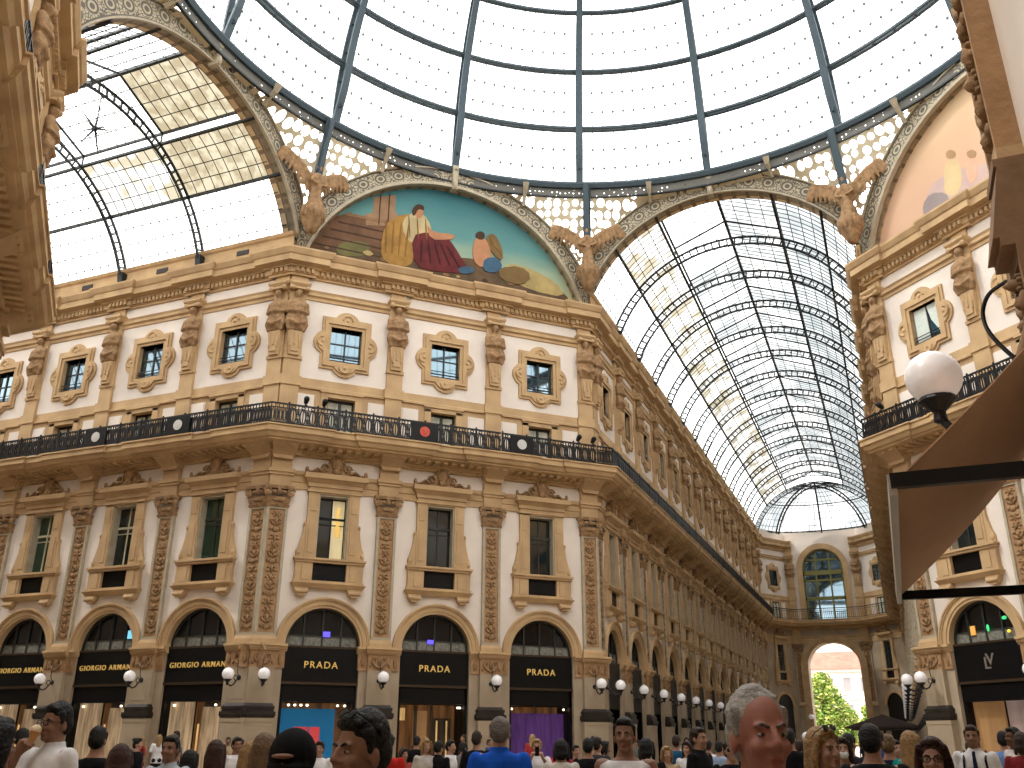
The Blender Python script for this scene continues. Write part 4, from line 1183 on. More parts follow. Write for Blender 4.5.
# winged figures on the corners -----------------------------------------
def P_angel():
    b = MB()
    b.lathe([(.1, 0), (.22, .1), (.3, .3), (.46, .6), (.56, .95), (.52, 1.2), (.36, 1.36), (.26, 1.4)], (0, -.15, 0), 14)
    for i in range(9):
        a = PI + PI * i / 8
        b.ell((.5 * math.cos(a), -.15 + .5 * math.sin(a), .95), (.085, .085, .32), 6, 5)
    f = MB()
    f.loft([(1.25, 0, -.18, .34, .28), (1.55, 0, -.22, .31, .27), (2.0, 0, -.26, .24, .22), (2.35, 0, -.28, .26, .2), (2.62, 0, -.3, .3, .22), (2.8, 0, -.3, .28, .18), (2.93, 0, -.3, .11, .1), (3.03, 0, -.31, .08, .08)], 14)
    f.ell((0, -.34, 3.18), (.14, .17, .2), 10, 8)
    f.ell((0, -.3, 3.25), (.16, .16, .16), 10, 6)
    for sx in (-1, 1):
        f.caps([(sx * .28, -.3, 2.76), (sx * .38, -.42, 2.4), (sx * .15, -.58, 2.25)], [.09, .075, .055], 8)
        f.caps([(sx * .14, -.36, 1.6), (sx * .17, -.48, 1.3), (sx * .14, -.36, 1.0)], [.13, .11, .07], 8)
    wings = []
    for sx in (-1, 1):
        w = MB()
        edge = [Vector((sx * .14, -.12, 2.55)), Vector((sx * .5, -.06, 3.05)), Vector((sx * .95, -.02, 3.4)), Vector((sx * 1.35, .0, 3.62)), Vector((sx * 1.6, .02, 3.66))]
        w.caps(edge, [.12, .13, .11, .08, .05], 8)
        for k in range(10):
            t = .3 + k * .4
            i = min(3, int(t)); p = edge[i].lerp(edge[i + 1], t - i)
            L = 1.05 - .02 * k
            dn = Vector((sx * (-.12 + .075 * k), .05, -1)).normalized()
            w.caps([p, p + dn * L * .5, p + dn * L * (.8 + .04 * (k % 2))], [.1, .105, .045], 6)
        wings.append(remeshed(w, 'angel_wing', M_ORN, .04, 1))
    return [('shell_base', b.mesh('angel_base', M_ORN, True)), ('body', remeshed(f, 'angel_body', M_ORN, .04, 1)), ('wing', wings[0]), ('wing', wings[1])]
ANG = P_angel()
for dg, lab in (CORN[0], CORN[1], CORN[2]):
    a = corner_az(dg); cr = math.hypot(H, HH) - 1.0
    place(ANG, 'winged_statue', 'stone winged figure on shell base, ' + lab, 'statue', Matrix.Translation((cr * math.sin(a), cr * math.cos(a), 23.75 + ZO)) @ Matrix.Rotation(-a, 4, 'Z') @ Matrix.Scale(1.1, 4), 'winged statues at the octagon corners')

# barrel vaults ---------------------------------------------------------------
VC, VR = 21.3 + ZO, 7.42
A_F = math.asin((23.9 + ZO - VC) / VR)            # angle of the foot
ANGS = [A_F, rad(44.5), rad(66), rad(90), rad(114), rad(135.5), PI - A_F]
LAN = .6
def vp(y, a, r=VR):
    return Vector((r * math.cos(a), y, VC + r * math.sin(a)))
def vault(M, nb, w, e, label, glass, name='glass_vault', flip=1, start=0):
    """M: frame with y running down the arcade from the octagon side plane"""
    t = tagp(empty(name, M), label, 'vault')
    def part(nm, mb, mat, par=t):
        o = link(nm, mb.mesh(nm, mat)); o.parent = par; return o
    L = nb * w + 2 * e
    rib = MB(); n = 40
    AA = [A_F + (PI - 2 * A_F) * i / n for i in range(n + 1)]
    for r, q in ((VR - .04, .07), (VR - .48, .07)): rib.tube([vp(0, a, r) for a in AA], q, 4)
    for i in range(0, n + 1):
        if i % 1 == 0: rib.tube([vp(0, AA[i], VR - .04), vp(0, AA[i], VR - .5)], .055, 4)
    for sx in (-1, 1):
        p = vp(0, A_F, VR - .27); rib.taper(p.z - 1.0, p.z + .1, (sx * p.x - .08, sx * p.x + .08, -.12, .12), (sx * p.x - .26, sx * p.x + .26, -.16, .16))
    ribm = rib.mesh('vault_rib', M_DSTEEL)
    for i in range(1, nb + 1):
        o = bpy.data.objects.new('rib', ribm); COL.objects.link(o); o.parent = t; o.location = (0, e + i * w, 0)
    for a in (ANGS[1], ANGS[2], ANGS[4], ANGS[5]):
        m = MB(); m.tube([vp(0, a), vp(L, a)], .09, 4); part('purlin', m, M_DSTEEL)
    for a in (ANGS[0], ANGS[-1]):
        m = MB(); m.tube([vp(0, a), vp(L, a)], .12, 4); part('eaves_beam', m, M_DSTEEL)
    lan = lambda y, s_: Vector((s_ * VR * math.cos(ANGS[2]), y, VC + VR * math.sin(ANGS[2]) + LAN))
    ridge = lambda y: Vector((0, y, VC + VR + LAN + .55))
    for s_ in (1, -1):
        m = MB(); m.tube([lan(0, s_), lan(L, s_)], .08, 4); part('lantern_eaves', m, M_DSTEEL)
    m = MB(); m.tube([ridge(0), ridge(L)], .11, 4); part('ridge_beam', m, M_DSTEEL)
    for i in range(nb + 1):
        m = MB(); y = e + i * w
        for s_ in (1, -1):
            m.tube([vp(y, ANGS[2] if s_ > 0 else ANGS[4]), lan(y, s_)], .05, 4); m.tube([lan(y, s_), ridge(y)], .06, 4)
        part('lantern_frame', m, M_DSTEEL)
    # glass, bay by bay
    for i in range(-1, nb + 1):
        y0 = e + i * w; y1 = y0 + w
        if i == -1: y0, y1 = 0, e
        if i == nb: y0, y1 = e + nb * w, L
        for z, (a0, a1) in enumerate(((ANGS[0], ANGS[1]), (ANGS[1], ANGS[2]), (ANGS[4], ANGS[5]), (ANGS[5], ANGS[6]))):
            m = MB(); k = 4
            m.v = [tuple(vp(y, a0 + (a1 - a0) * j / k, VR + .05)) for j in range(k + 1) for y in (y0, y1)]
            m.f = [(2 * j, 2 * j + 1, 2 * j + 3, 2 * j + 2) for j in range(k)]; m.m = [0] * k
            part('glass_panel', m, glass(i, z))
        for z, s_ in ((4, 1), (5, -1)):
            m = MB(); m.v = [tuple(lan(y0, s_)), tuple(lan(y1, s_)), tuple(ridge(y1)), tuple(ridge(y0))]; m.f = [(0, 1, 2, 3)]; m.m = [0]
            part('lantern_glass', m, glass(i, z))
        if i in (-1, nb): continue
        b = MB(); nv = 9
        for j in range(1, nv):
            y = y0 + (y1 - y0) * j / nv
            for a0, a1 in ((ANGS[0], ANGS[2]), (ANGS[4], ANGS[6])):
                b.tube([vp(y, a0 + (a1 - a0) * q / 8, VR + .02) for q in range(9)], .025, 3)
            if True:
                for s_ in (1, -1): b.tube([lan(y, s_), ridge(y)], .024, 3)
        for a0, a1, kk in ((ANGS[0], ANGS[1], 4), (ANGS[1], ANGS[2], 4), (ANGS[4], ANGS[5], 4), (ANGS[5], ANGS[6], 4)):
            for q in range(1, kk):
                a = a0 + (a1 - a0) * q / kk
                b.tube([vp(y0, a, VR + .02), vp(y1, a, VR + .02)], .027, 3)
        for s_ in (1, -1):
            for q in (1, 2, 3):
                b.tube([lan(y0, s_).lerp(ridge(y0), q / 4), lan(y1, s_).lerp(ridge(y1), q / 4)], .026, 3)
        part('glazing_bar', b, M_DSTEEL)
    return t, L
def gB(i, z):
    # local x>0 is the far (east) slope
    return {0: GL_BLUE2, 1: GL_BLUE, 2: GL_MIX, 3: GL_CLEAR, 4: GL_BLUE2, 5: GL_BLUE2 if i > 1 else GL_CLEAR}[z]
vB, LB = vault(Matrix.Translation((0, H, 0)), NB, WB, .5, 'long ribbed glass barrel vault leading to the tree', gB)
def gA(i, z):
    # frame turned so that y runs west; local x>0 is the north slope, seen in the photograph
    return {0: GL_CLEAR, 1: GL_CREAM if i < 1 else (GL_MIX if i < 2 else GL_CLEAR), 2: GL_CLEAR, 3: GL_CLEAR, 4: GL_CREAM if i < 1 else GL_CLEAR, 5: GL_CLEAR}[z]
vault(Matrix.Translation((-H, 0, 0)) @ Matrix.Rotation(PI / 2, 4, 'Z'), 6, WA, eA, 'ribbed glass barrel vault of the half-hidden side arcade', gA)

# attic walls that carry the vaults
def attic(F, name, label):
    mb = MB(); p = [F.xy(0, .1), F.xy(F.L, .1)]
    mb.sweep(p, zoff([(0, 23.1), (.28, 23.12), (.28, 23.3), (.1, 23.36), (.1, 24.0), (.2, 24.06), (.26, 24.2), (0, 24.3), (-1.4, 24.3)]))
    o = struct(name, mb.mesh(name, M_TAN))
    v = MB()
    for i in range(0, F.n):
        t = (F.pil[i] + F.pil[i + 1]) / 2
        v.box(t - .35, t + .35, -.24, -.19, 23.55, 23.8, 0, F.M)
    link('vent', v.mesh('attic_vents', M_DKST), o)

# wire star hanging in the side vault
def hanging_star():
    c = Vector((-24.2, .0, 27.0))
    m = MB(); m.ell((0, 0, 0), (.14, .14, .14), 8, 6)
    for d in ((0, .9, .5), (0, -.9, .4), (0, .5, -1.3), (0, -.6, -1.2), (0, .05, 1.2), (.7, 0, -.1), (-.7, 0, .1)): m.tube([(0, 0, 0), d], [.06, .015], 5)
    w = MB(); w.tube([(0, 0, .9), (0, 0, VC + VR + LAN - c.z)], .025, 5)
    place([('star', m.mesh('wire_star', M_DSTEEL)), ('wire', w.mesh('star_wire', M_DSTEEL))], 'hanging_star', 'dark wire star hanging inside the half-hidden side vault', 'ornament', Matrix.Translation(c))
hanging_star()
# ------------------------------------------------------------------ end of the long arcade
EY = YB + 4.0
def shallow(spec):
    """the same window set flush into a wall without a deep reveal"""
    out = []
    for it in spec:
        if it[0] == 'reveal': continue
        def mv(me, d):
            q = me.copy(); q.transform(Matrix.Translation((0, d, 0))); return q
        if it[0] == 'pane':
            out.append(('pane', mv(it[1], -.36 if 'quat' not in it[1].name else -.26), [(n_, mv(m_, -.36 if 'quat' not in it[1].name else -.26)) for n_, m_ in it[2]]))
        else: out.append(it)
    return out
def end_wall():
    CXO = -.45
    CX = 3.95                       # half width of the middle face
    y0, y1 = YB, EY
    def q(x, y, z): return (x, y, z + ZO)
    # middle face with the open arch and the tall window
    mb = MB()
    aw, az_, ar = 2.68, 9.3, 2.68
    lo = [(-CX, 0), (-aw, 0)] + [(-ar * math.cos(a * PI / 20), az_ + ar * math.sin(a * PI / 20)) for a in range(21)] + [(aw, 0), (CX, 0), (CX, 14.1), (-CX, 14.1)]
    mb.holed(lo, [], 0, 0, 0)
    pts = [(-ar * math.cos(a * PI / 20), az_ + ar * math.sin(a * PI / 20)) for a in range(21)]
    pts = [(-aw, 0)] + pts + [(aw, 0)]
    mb.add([(x, y, z) for y in (0, 3.0) for x, z in pts], [(i, i + 1, i + 24, i + 23) for i in range(22)], 0)
    ww, wz, wr = 2.15, 19.9, 2.15
    win = [(-ww, 14.3), (ww, 14.3)] + [(wr * math.cos(a * PI / 16), wz + wr * math.sin(a * PI / 16)) for a in range(17)]
    mb.holed([(-CX, 14.1), (CX, 14.1), (CX, 24.2), (-CX, 24.2)], [win], 0, .6, 1)
    mb.add([(-CX, 3, 0), (CX, 3, 0), (CX, 3, 24.2), (-CX, 3, 24.2), (-CX, 0, 24.2), (CX, 0, 24.2)], [(2, 3, 4, 5)], 0)
    M = Matrix.Translation((CXO, y1, ZO))
    # chamfered faces
    for sx in (-1, 1):
        a, b = Vector((sx * HH - CXO, y0 - ZO * 0, 0)), Vector((sx * CX, y1, 0))
        vs = []
        for z0, z1, mi in ((0, 14.1, 0), (14.1, 16.95, 2), (16.95, 24.2, 1)):
            mb.add([(a.x, a.y - y1, z0), (b.x, b.y - y1, z0), (b.x, b.y - y1, z1), (a.x, a.y - y1, z1)], [(0, 1, 2, 3)], mi)
    struct('wall_north_end', mb.mesh('wall_end', [M_PIER, M_PLA, M_TAN]), M, 'curved end wall of the arcade with an open archway', 'wall')
    # mouldings along the three faces
    path = [(-HH, y0), (-CX + CXO, y1), (CX + CXO, y1), (HH, y0)]
    for k, (pr, nm) in enumerate(((PROF_COR, 'cornice'), (PROF_SLAB, 'slab'), (PROF_ARC, 'architrave'), (PROF_BAND, 'band'), (PROF_STR, 'string'))):
        if nm in ('cornice', 'string', 'band'):
            for sx in (-1, 1):
                m = MB(); m.sweep([(-HH, y0), (-CX + CXO, y1), (-3.1 + CXO, y1)] if sx < 0 else [(3.1 + CXO, y1), (CX + CXO, y1), (HH, y0)], zoff(pr)); struct('trim_%d' % (40 + 2 * k + (sx > 0)), m.mesh('end_' + nm, M_TAN))
        else:
            m = MB(); m.sweep(path, zoff(pr)); struct('trim_%d' % (40 + 2 * k), m.mesh('end_' + nm, M_TAN))
    # great arch moulding, upper window
    a = MB()
    for r0, r1, p in ((2.68, 2.9, .1), (2.9, 3.4, .22)):
        o_ = [(-r1, 0)] + [(-r1 * math.cos(t * PI / 24), az_ + r1 * math.sin(t * PI / 24)) for t in range(25)] + [(r1, 0)]
        i_ = [(-r0, 0)] + [(-r0 * math.cos(t * PI / 24), az_ + r0 * math.sin(t * PI / 24)) for t in range(25)] + [(r0, 0)]
        a.ring(o_, i_, -p, .05)
    single(a.mesh('end_archway', M_TAN), 'archway_surround', 'tall moulded archway open to the daylight and the tree', 'arch', M)
    fr = MB(); o_ = [(-2.75, 14.3)] + [(-2.75 * math.cos(t * PI / 24), wz + 2.75 * math.sin(t * PI / 24)) for t in range(25)] + [(2.75, 14.3)]
    i_ = [(-2.15, 14.3)] + [(-2.15 * math.cos(t * PI / 24), wz + 2.15 * math.sin(t * PI / 24)) for t in range(25)] + [(2.15, 14.3)]
    fr.ring(o_, i_, -.25, .1)
    pane = MB(); pane.prism(win, .4, .44)
    bars = MB()
    for x in (-.75, .75): bars.box(x - .09, x + .09, .25, .4, 14.3, 21.9)
    for z in (16.7, 18.6, 19.6, 20.9): bars.box(-2.15, 2.15, .22, .4, z - .1 - (.28 if z == 19.6 else 0) - (.15 if z == 16.7 else 0), z + .1)
    bars.ring(win_o := [(2.15 * math.cos(t * PI / 16), wz + 2.15 * math.sin(t * PI / 16)) for t in range(17)], [(1.98 * math.cos(t * PI / 16), wz + 1.98 * math.sin(t * PI / 16)) for t in range(17)], .22, .4)
    bars.box(-2.15, -1.98, .22, .4, 14.3, 19.9); bars.box(1.98, 2.15, .22, .4, 14.3, 19.9)
    place([('surround', fr.mesh('end_window_surround', M_TAN)), ('pane', pane.mesh('end_window_pane', M_GLASSB), [('glazing_bar', bars.mesh('end_window_bars', plain('olive_window_frame', rgb(120, 118, 62), .5)))])], 'arched_window', 'big arched window with olive bars above the open archway', 'window', M, None, 'thing')
    # chamfer faces: pilaster strips, slit window, lobed window, small arch
    for sx, nm in ((-1, 'beside the long colonnade'), (1, 'by the globe lamps in a row')):
        a_, b_ = Vector((-HH, y0)), Vector((-CX + CXO, y1))
        if sx > 0: a_, b_ = Vector((CX + CXO, y1)), Vector((HH, y0))
        d = (b_ - a_); L = d.length
        Mc = Matrix.Translation((a_.x, a_.y, ZO)) @ Matrix.Rotation(math.atan2(d.y, d.x), 4, 'Z') @ Matrix.Translation((L / 2, 0, 0))
        place(shallow(P['win']), 'framed_window', 'tall narrow stone window on the end wall, ' + nm, 'window', Mc @ Matrix.Diagonal((.8, 1, 1, 1)), None, 'thing')
        place(shallow(P['quat']), 'quatrefoil_window', 'lobed attic window on the end wall, ' + nm, 'window', Mc @ Matrix.Diagonal((.85, 1, 1, 1)), None, 'thing')
        place(shallow(P['door']), 'balcony_window', 'balcony door on the end wall, ' + nm, 'door', Mc @ Matrix.Diagonal((.8, 1, 1, 1)), None, 'thing')
        ar_ = MB(); ar_.ring(arc(1.5, AZ, 0, PI, 20), arc(1.2, AZ, 0, PI, 20), -.12, .02)
        dk = MB(); dk.prism([(1.2, 0)] + arc(1.2, AZ, 0, PI, 20) + [(-1.2, 0)], -.03, .02)
        place([('door_leaf', dk.mesh('end_side_door', M_BLACK)), ('arch_moulding', ar_.mesh('end_side_arch', M_TAN))], 'side_doorway', 'dark arched side doorway in the end wall, ' + nm, 'doorway', Mc, None, 'thing')
        e = -1 if sx < 0 else 1
        for x, y, rz, lab in ((e * (CX + .02), y1 - .02, 0, ''),):
            Mp = Matrix.Translation((x - e * .45 + CXO, y1, ZO))
            place([P['pil'][i] for i in (0, 1, 2, 3, 4)], 'carved_pilaster', 'pilaster beside the open archway, ' + nm, 'pilaster', Mp, None, 'thing')
            place(P['cary'], 'caryatid', 'caryatid beside the big arched window, ' + nm, 'statue', Mp)
    lg = MB(); lg.ell((0, 0, 0), (.26, .26, .26), 14, 10); la = MB(); la.tube([(0, 0, -.25), (0, .1, -.45), (0, .45, -.4), (0, .6, -.1)], .03, 6)
    for x in (-3.3,):
        place([('globe', lg.mesh('end_globe', M_GLOBE, True)), ('arm', la.mesh('end_lamp_arm', M_IRON))], 'wall_lamp', 'globe lamp on the end wall beside the archway and the tree', 'lamp', Matrix.Translation((x, y1 - .85, 4.15)))
    # railing on the end balcony
    t = tagp(empty('balcony_railing', Matrix.Translation((0, 0, ZO))), 'dark balcony railing under the big arched window', 'railing')
    pth = []
    for i in range(len(path) - 1):
        a, b = Vector(path[i]), Vector(path[i + 1]); d = (b - a).normalized(); n_ = Vector((d.y, -d.x)) * RN
        pth.append((a + n_, b + n_))
    c1 = Vector((-CX + .45 + CXO, y1 - RN)); c2 = Vector((CX - .45 + CXO, y1 - RN))
    poly = [Vector((-HH + RN, y0 - .1)), c1, c2, Vector((HH - RN, y0 - .1))]
    h_ = MB()
    for z, r in ((15.36, .05), (15.14, .02), (14.34, .03)): h_.tube([(p.x, p.y, z) for p in poly], r, 4)
    o = link('handrail', h_.mesh('end_handrail', M_IRON)); o.parent = t
    b_ = MB()
    for a, b in zip(poly, poly[1:]):
        n = int((b - a).length / .2)
        for i in range(n):
            p = a.lerp(b, i / n); b_.tube([(p.x, p.y, 14.22), (p.x, p.y, 15.34)], .022, 4)
    o = link('rail_infill', b_.mesh('end_infill', M_IRON)); o.parent = t
    # apse of glass over the end
    t = tagp(empty('glass_apse', Matrix.Translation((0, YB, 0))), 'ribbed glass half-dome closing the long vault above the end wall', 'vault')
    def ap(az, f, r=VR):
        return Vector((r * math.cos(az) * math.cos(f), 3.9 / VR * r * math.sin(az) * math.cos(f), VC + r * math.sin(f)))
    f0 = A_F
    for k in range(1, 4):
        az = PI * k / 4
        m = MB()
        for r in (VR - .04, VR - .45): m.tube([ap(az, f0 + (PI / 2 - f0) * i / 16, r) for i in range(17)], .12, 4)
        for i in range(17): m.tube([ap(az, f0 + (PI / 2 - f0) * i / 16, VR - .04), ap(az, f0 + (PI / 2 - f0) * i / 16, VR - .45)], .05, 4)
        o = link('rib', m.mesh('apse_rib', M_DSTEEL)); o.parent = t
    for f in (f0 + .02, rad(48), rad(72)):
        m = MB(); m.tube([ap(PI * i / 24, f) for i in range(25)], .07, 4); o = link('purlin', m.mesh('apse_purlin', M_DSTEEL)); o.parent = t
    b = MB()
    for i in range(1, 32):
        b.tube([ap(PI * i / 32, f0 + (rad(82) - f0) * j / 10, VR + .02) for j in range(11)], .028, 3)
    for j in range(1, 10):
        b.tube([ap(PI * i / 24, f0 + (rad(82) - f0) * j / 10, VR + .02) for i in range(25)], .03, 3)
    o = link('glazing_bar', b.mesh('apse_bars', M_DSTEEL)); o.parent = t
    for k in range(4):
        g = MB(); n1, n2 = 6, 10
        g.v = [tuple(ap(PI * (k + i / n1) / 4, f0 + (PI / 2 - f0) * j / n2, VR + .05)) for j in range(n2 + 1) for i in range(n1 + 1)]
        g.f = [(j * (n1 + 1) + i, j * (n1 + 1) + i + 1, (j + 1) * (n1 + 1) + i + 1, (j + 1) * (n1 + 1) + i) for j in range(n2) for i in range(n1)]; g.m = [0] * len(g.f)
        o = link('glass_panel', g.mesh('apse_glass', GL_BLUE2 if k in (1, 2) else GL_BLUE)); o.parent = t
# ------------------------------------------------------------------ put the building together
wall(FA, 'wall_side_arcade'); wall(FD, 'wall_blue_mural'); wall(FB, 'wall_long_arcade'); wall(FR, 'wall_long_arcade_opposite', False); wall(FE, 'wall_pale_mural'); wall(FW, 'wall_near_octagon')
wall(FS, 'wall_near_pier', False)
for F, nm in ((FWL, 'wall_side_arcade_opposite'), (FEL, 'wall_far_arcade'), (FER, 'wall_far_arcade_opposite'), (FSE, 'wall_behind_pier'), (FSL, 'wall_near_arcade')):
    wall(F, nm, False)
ALLM = ('cor', 'slab', 'arc', 'string', 'band')
mouldings([FA, FD, FB], ALLM, 1)
mouldings([FR, FE, FEL], ALLM, 6)
mouldings([FW, FWL], ALLM, 11)
mouldings([FER, FSE, FS], ALLM, 16)
attic(FA, 'trim_30', ''); attic(FB, 'trim_31', ''); attic(FR, 'trim_32', '')

def shop_label(F, i):
    if F.key == 'D': return ('shopfront with blue backdrop and red poster', 'shopfront with warm amber interior', 'shopfront with purple curtain over red')[i]
    if F.key == 'A': return 'dark shopfront with gold name and cream drapes'
    if F.key == 'E': return 'black shopfront with crossed-letter emblem' if i == 0 else 'black shopfront'
    return 'dark arched shopfront'
NEON_B = plain('violet_neon', rgb(90, 80, 220), .4, 0, .3, 1.2, rgb(90, 80, 230))
NEON_C = plain('cyan_neon', rgb(120, 200, 230), .4, 0, .3, .8, rgb(120, 200, 235))
NEON_G = plain('green_neon', rgb(60, 180, 110), .4, 0, .3, .9, rgb(60, 200, 120))
NEON_A = plain('amber_panel', rgb(214, 160, 80), .4, 0, .3, .5, rgb(220, 160, 80))
NEON_Y = plain('yellow_lamp', rgb(240, 200, 60), .4, 0, .3, 1.0, rgb(240, 200, 60))
_shops = {}
def shop(F, i):
    key = (F.key, i)
    if F.key == 'D':
        if i == 0:
            return shop_spec('PRADA', .38, [('backdrop', (-1.43, .9, .9, 1.0, 0, 2.9), L_BLUE), ('upper_interior', (-1.5, 1.5, 1.6, 1.7, 0, 3.15), L_WARM), ('poster', (-.78, -.2, .8, .86, 1.0, 2.2), L_RED), ('poster', (-.12, .3, .8, .86, 1.0, 2.2), L_RED)], (-1.1, -.85, -.6, -.35, .9, 1.2), (.02, .32, 5.7, 5.92, NEON_B))
        if i == 1:
            return shop_spec('PRADA', .38, [('back_wall', (-1.5, 1.5, 1.6, 1.7, 0, 3.15), L_WARM), ('door_post', (-.62, -.5, .7, .8, 0, 3.1), L_DIM), ('door_post', (.1, .2, .7, .8, 0, 3.1), L_DIM), ('lamp_box', (-1.35, -.95, 1.0, 1.1, 2.5, 3.0), L_WARM2), ('panel', (-.5, .1, 1.2, 1.3, 1.5, 2.9), L_TANB), ('shelf', (.35, 1.2, 1.2, 1.3, .5, 2.6), L_DIM), ('shelf_light', (.5, .56, 1.1, 1.15, .8, 2.5), L_WARM2), ('shelf_light', (.95, 1.01, 1.1, 1.15, .8, 2.5), L_WARM2)], (1.25, 1.35), (-.32, -.04, 5.6, 5.78, NEON_B))
        return shop_spec('PRADA', .38, [('upper_interior', (-1.5, 1.5, 1.6, 1.7, 2.3, 3.15), L_WARM), ('curtain', (-1.43, 1.43, .8, .9, .95, 2.85), L_PURP), ('plinth', (-1.43, 1.43, .7, .8, 0, 1.0), L_REDS), ('lamp_stand', (-.95, -.6, 1.0, 1.1, 2.0, 3.0), L_WARM)], (-1.25, 1.3))
    if F.key == 'A':
        k = F.n - 1 - i
        if k <= 3:
            return shop_spec('GIORGIO ARMANI', .3, [('drape', (-1.43, -.2, .55, .6, 0, 3.15), L_CREAM), ('panel', (-.25, .25, .75, .8, 0, 3.15), L_WARM), ('drape', (.2, 1.43, .6, .65, 0, 2.95), L_CREAM), ('upper_panel', (.2, 1.43, .66, .7, 2.9, 3.15), L_DIM), ('lamp_stand', (.1, .16, .5, .54, 0, 2.3), L_WARM2)], (-1.2, .9), (.95, 1.2, 5.75, 6.1, NEON_C) if k == 1 else None)
        return shop_spec(None, .4, [('drape', (-1.4, 1.4, 1.2, 1.3, 0, 3.0), L_DIM)])
    if F.key == 'E':
        sp = shop_spec(None, .4, [('tan_board', (-1.5, -.15, .6, .7, 0, 3.2), L_TANB), ('mauve_board', (-.15, 1.5, .8, .9, 0, 3.2), L_GREYB)], (), (-.68, -.46, 5.6, 5.95, NEON_A))
        if i == 0:
            a = text_mesh('L', .62, plain('silver_letters', rgb(150, 140, 132), .4, .6), .02, .004); a.transform(Matrix.Translation((-.06, .085, 4.5)))
            b = text_mesh('V', .62, bpy.data.materials['silver_letters'], .02, .004); b.transform(Matrix.Translation((.1, .075, 4.62)))
            sp[0] = ('fascia', SHOP['fascia'], [('emblem_letter', a), ('emblem_letter', b)])
            ln = [x for x in sp if x[0] == "lunette_pane"][0]; m = MB(); m.ell((.15, .2, 5.8), (.07, .03, .14), 8, 6); ln[2].append(('neon_panel', m.mesh('neon_green', NEON_G)))
            m = MB(); m.ell((.95, .2, 6.1), (.12, .03, .07), 8, 6); ln[2].append(('neon_panel', m.mesh('neon_green2', NEON_G)))
            m = MB(); m.ell((1.05, .2, 5.6), (.08, .03, .06), 8, 6); ln[2].append(('neon_panel', m.mesh('neon_yellow', NEON_Y)))
        return sp
    if 'B' not in _shops: _shops['B'] = shop_spec(None, .4, [('back_wall', (-1.4, 1.4, 1.4, 1.5, 0, 3.0), L_DIM)])
    return _shops['B']
def winm(F, i):
    if F.key == 'A':
        k = F.n - 1 - i
        return dict(pane=M_GLASSG if k == 0 or k == 2 else M_GLASS, glazing_bar=M_FRAMEW if k in (1, 2, 3) else M_FRAMED)
    if F.key == 'D' and i == 0: return dict(glazing_bar=M_BLACK)
    return None
dress(FD, range(3), range(4), shop=shop, winmats=winm)
for o_ in [o for o in bpy.data.objects if o.name.startswith('framed_window')][:1]:
    m_ = MB(); m_.box(.02, .56, .255, .275, 8.9, 11.5); n_ = MB(); n_.loft([(9.9, .3, .25, .12, .012), (10.3, .3, .25, .16, .012), (10.8, .28, .25, .08, .012), (11.2, .32, .25, .1, .012)], 10)
    q_ = link('lit_panel', m_.mesh('lit_panel', lit('ivory_panel', rgb(222, 206, 160), .35, .25, 1.5))); q_.parent = o_
    r_ = link('gold_pattern', n_.mesh('gold_pattern', M_GOLD)); r_.parent = q_
dress(FA, range(1, NA), range(2, NA + 1), shop=shop, winmats=winm)
dress(FB, range(NB), range(NB + 1), shop=shop)
dress(FE, range(2), range(3), shop=shop)
dress(FE, [2], [3], what=('quat', 'door', 'pil', 'cary', 'pier'))
dress(FR, range(NB), range(NB + 1), what=('pier', 'pil', 'cary', 'lamp'))
dress(FW, [2], [1, 2, 3], what=('pil', 'cary', 'quat', 'door'))
dress(FS, [], [0], what=('cary',))
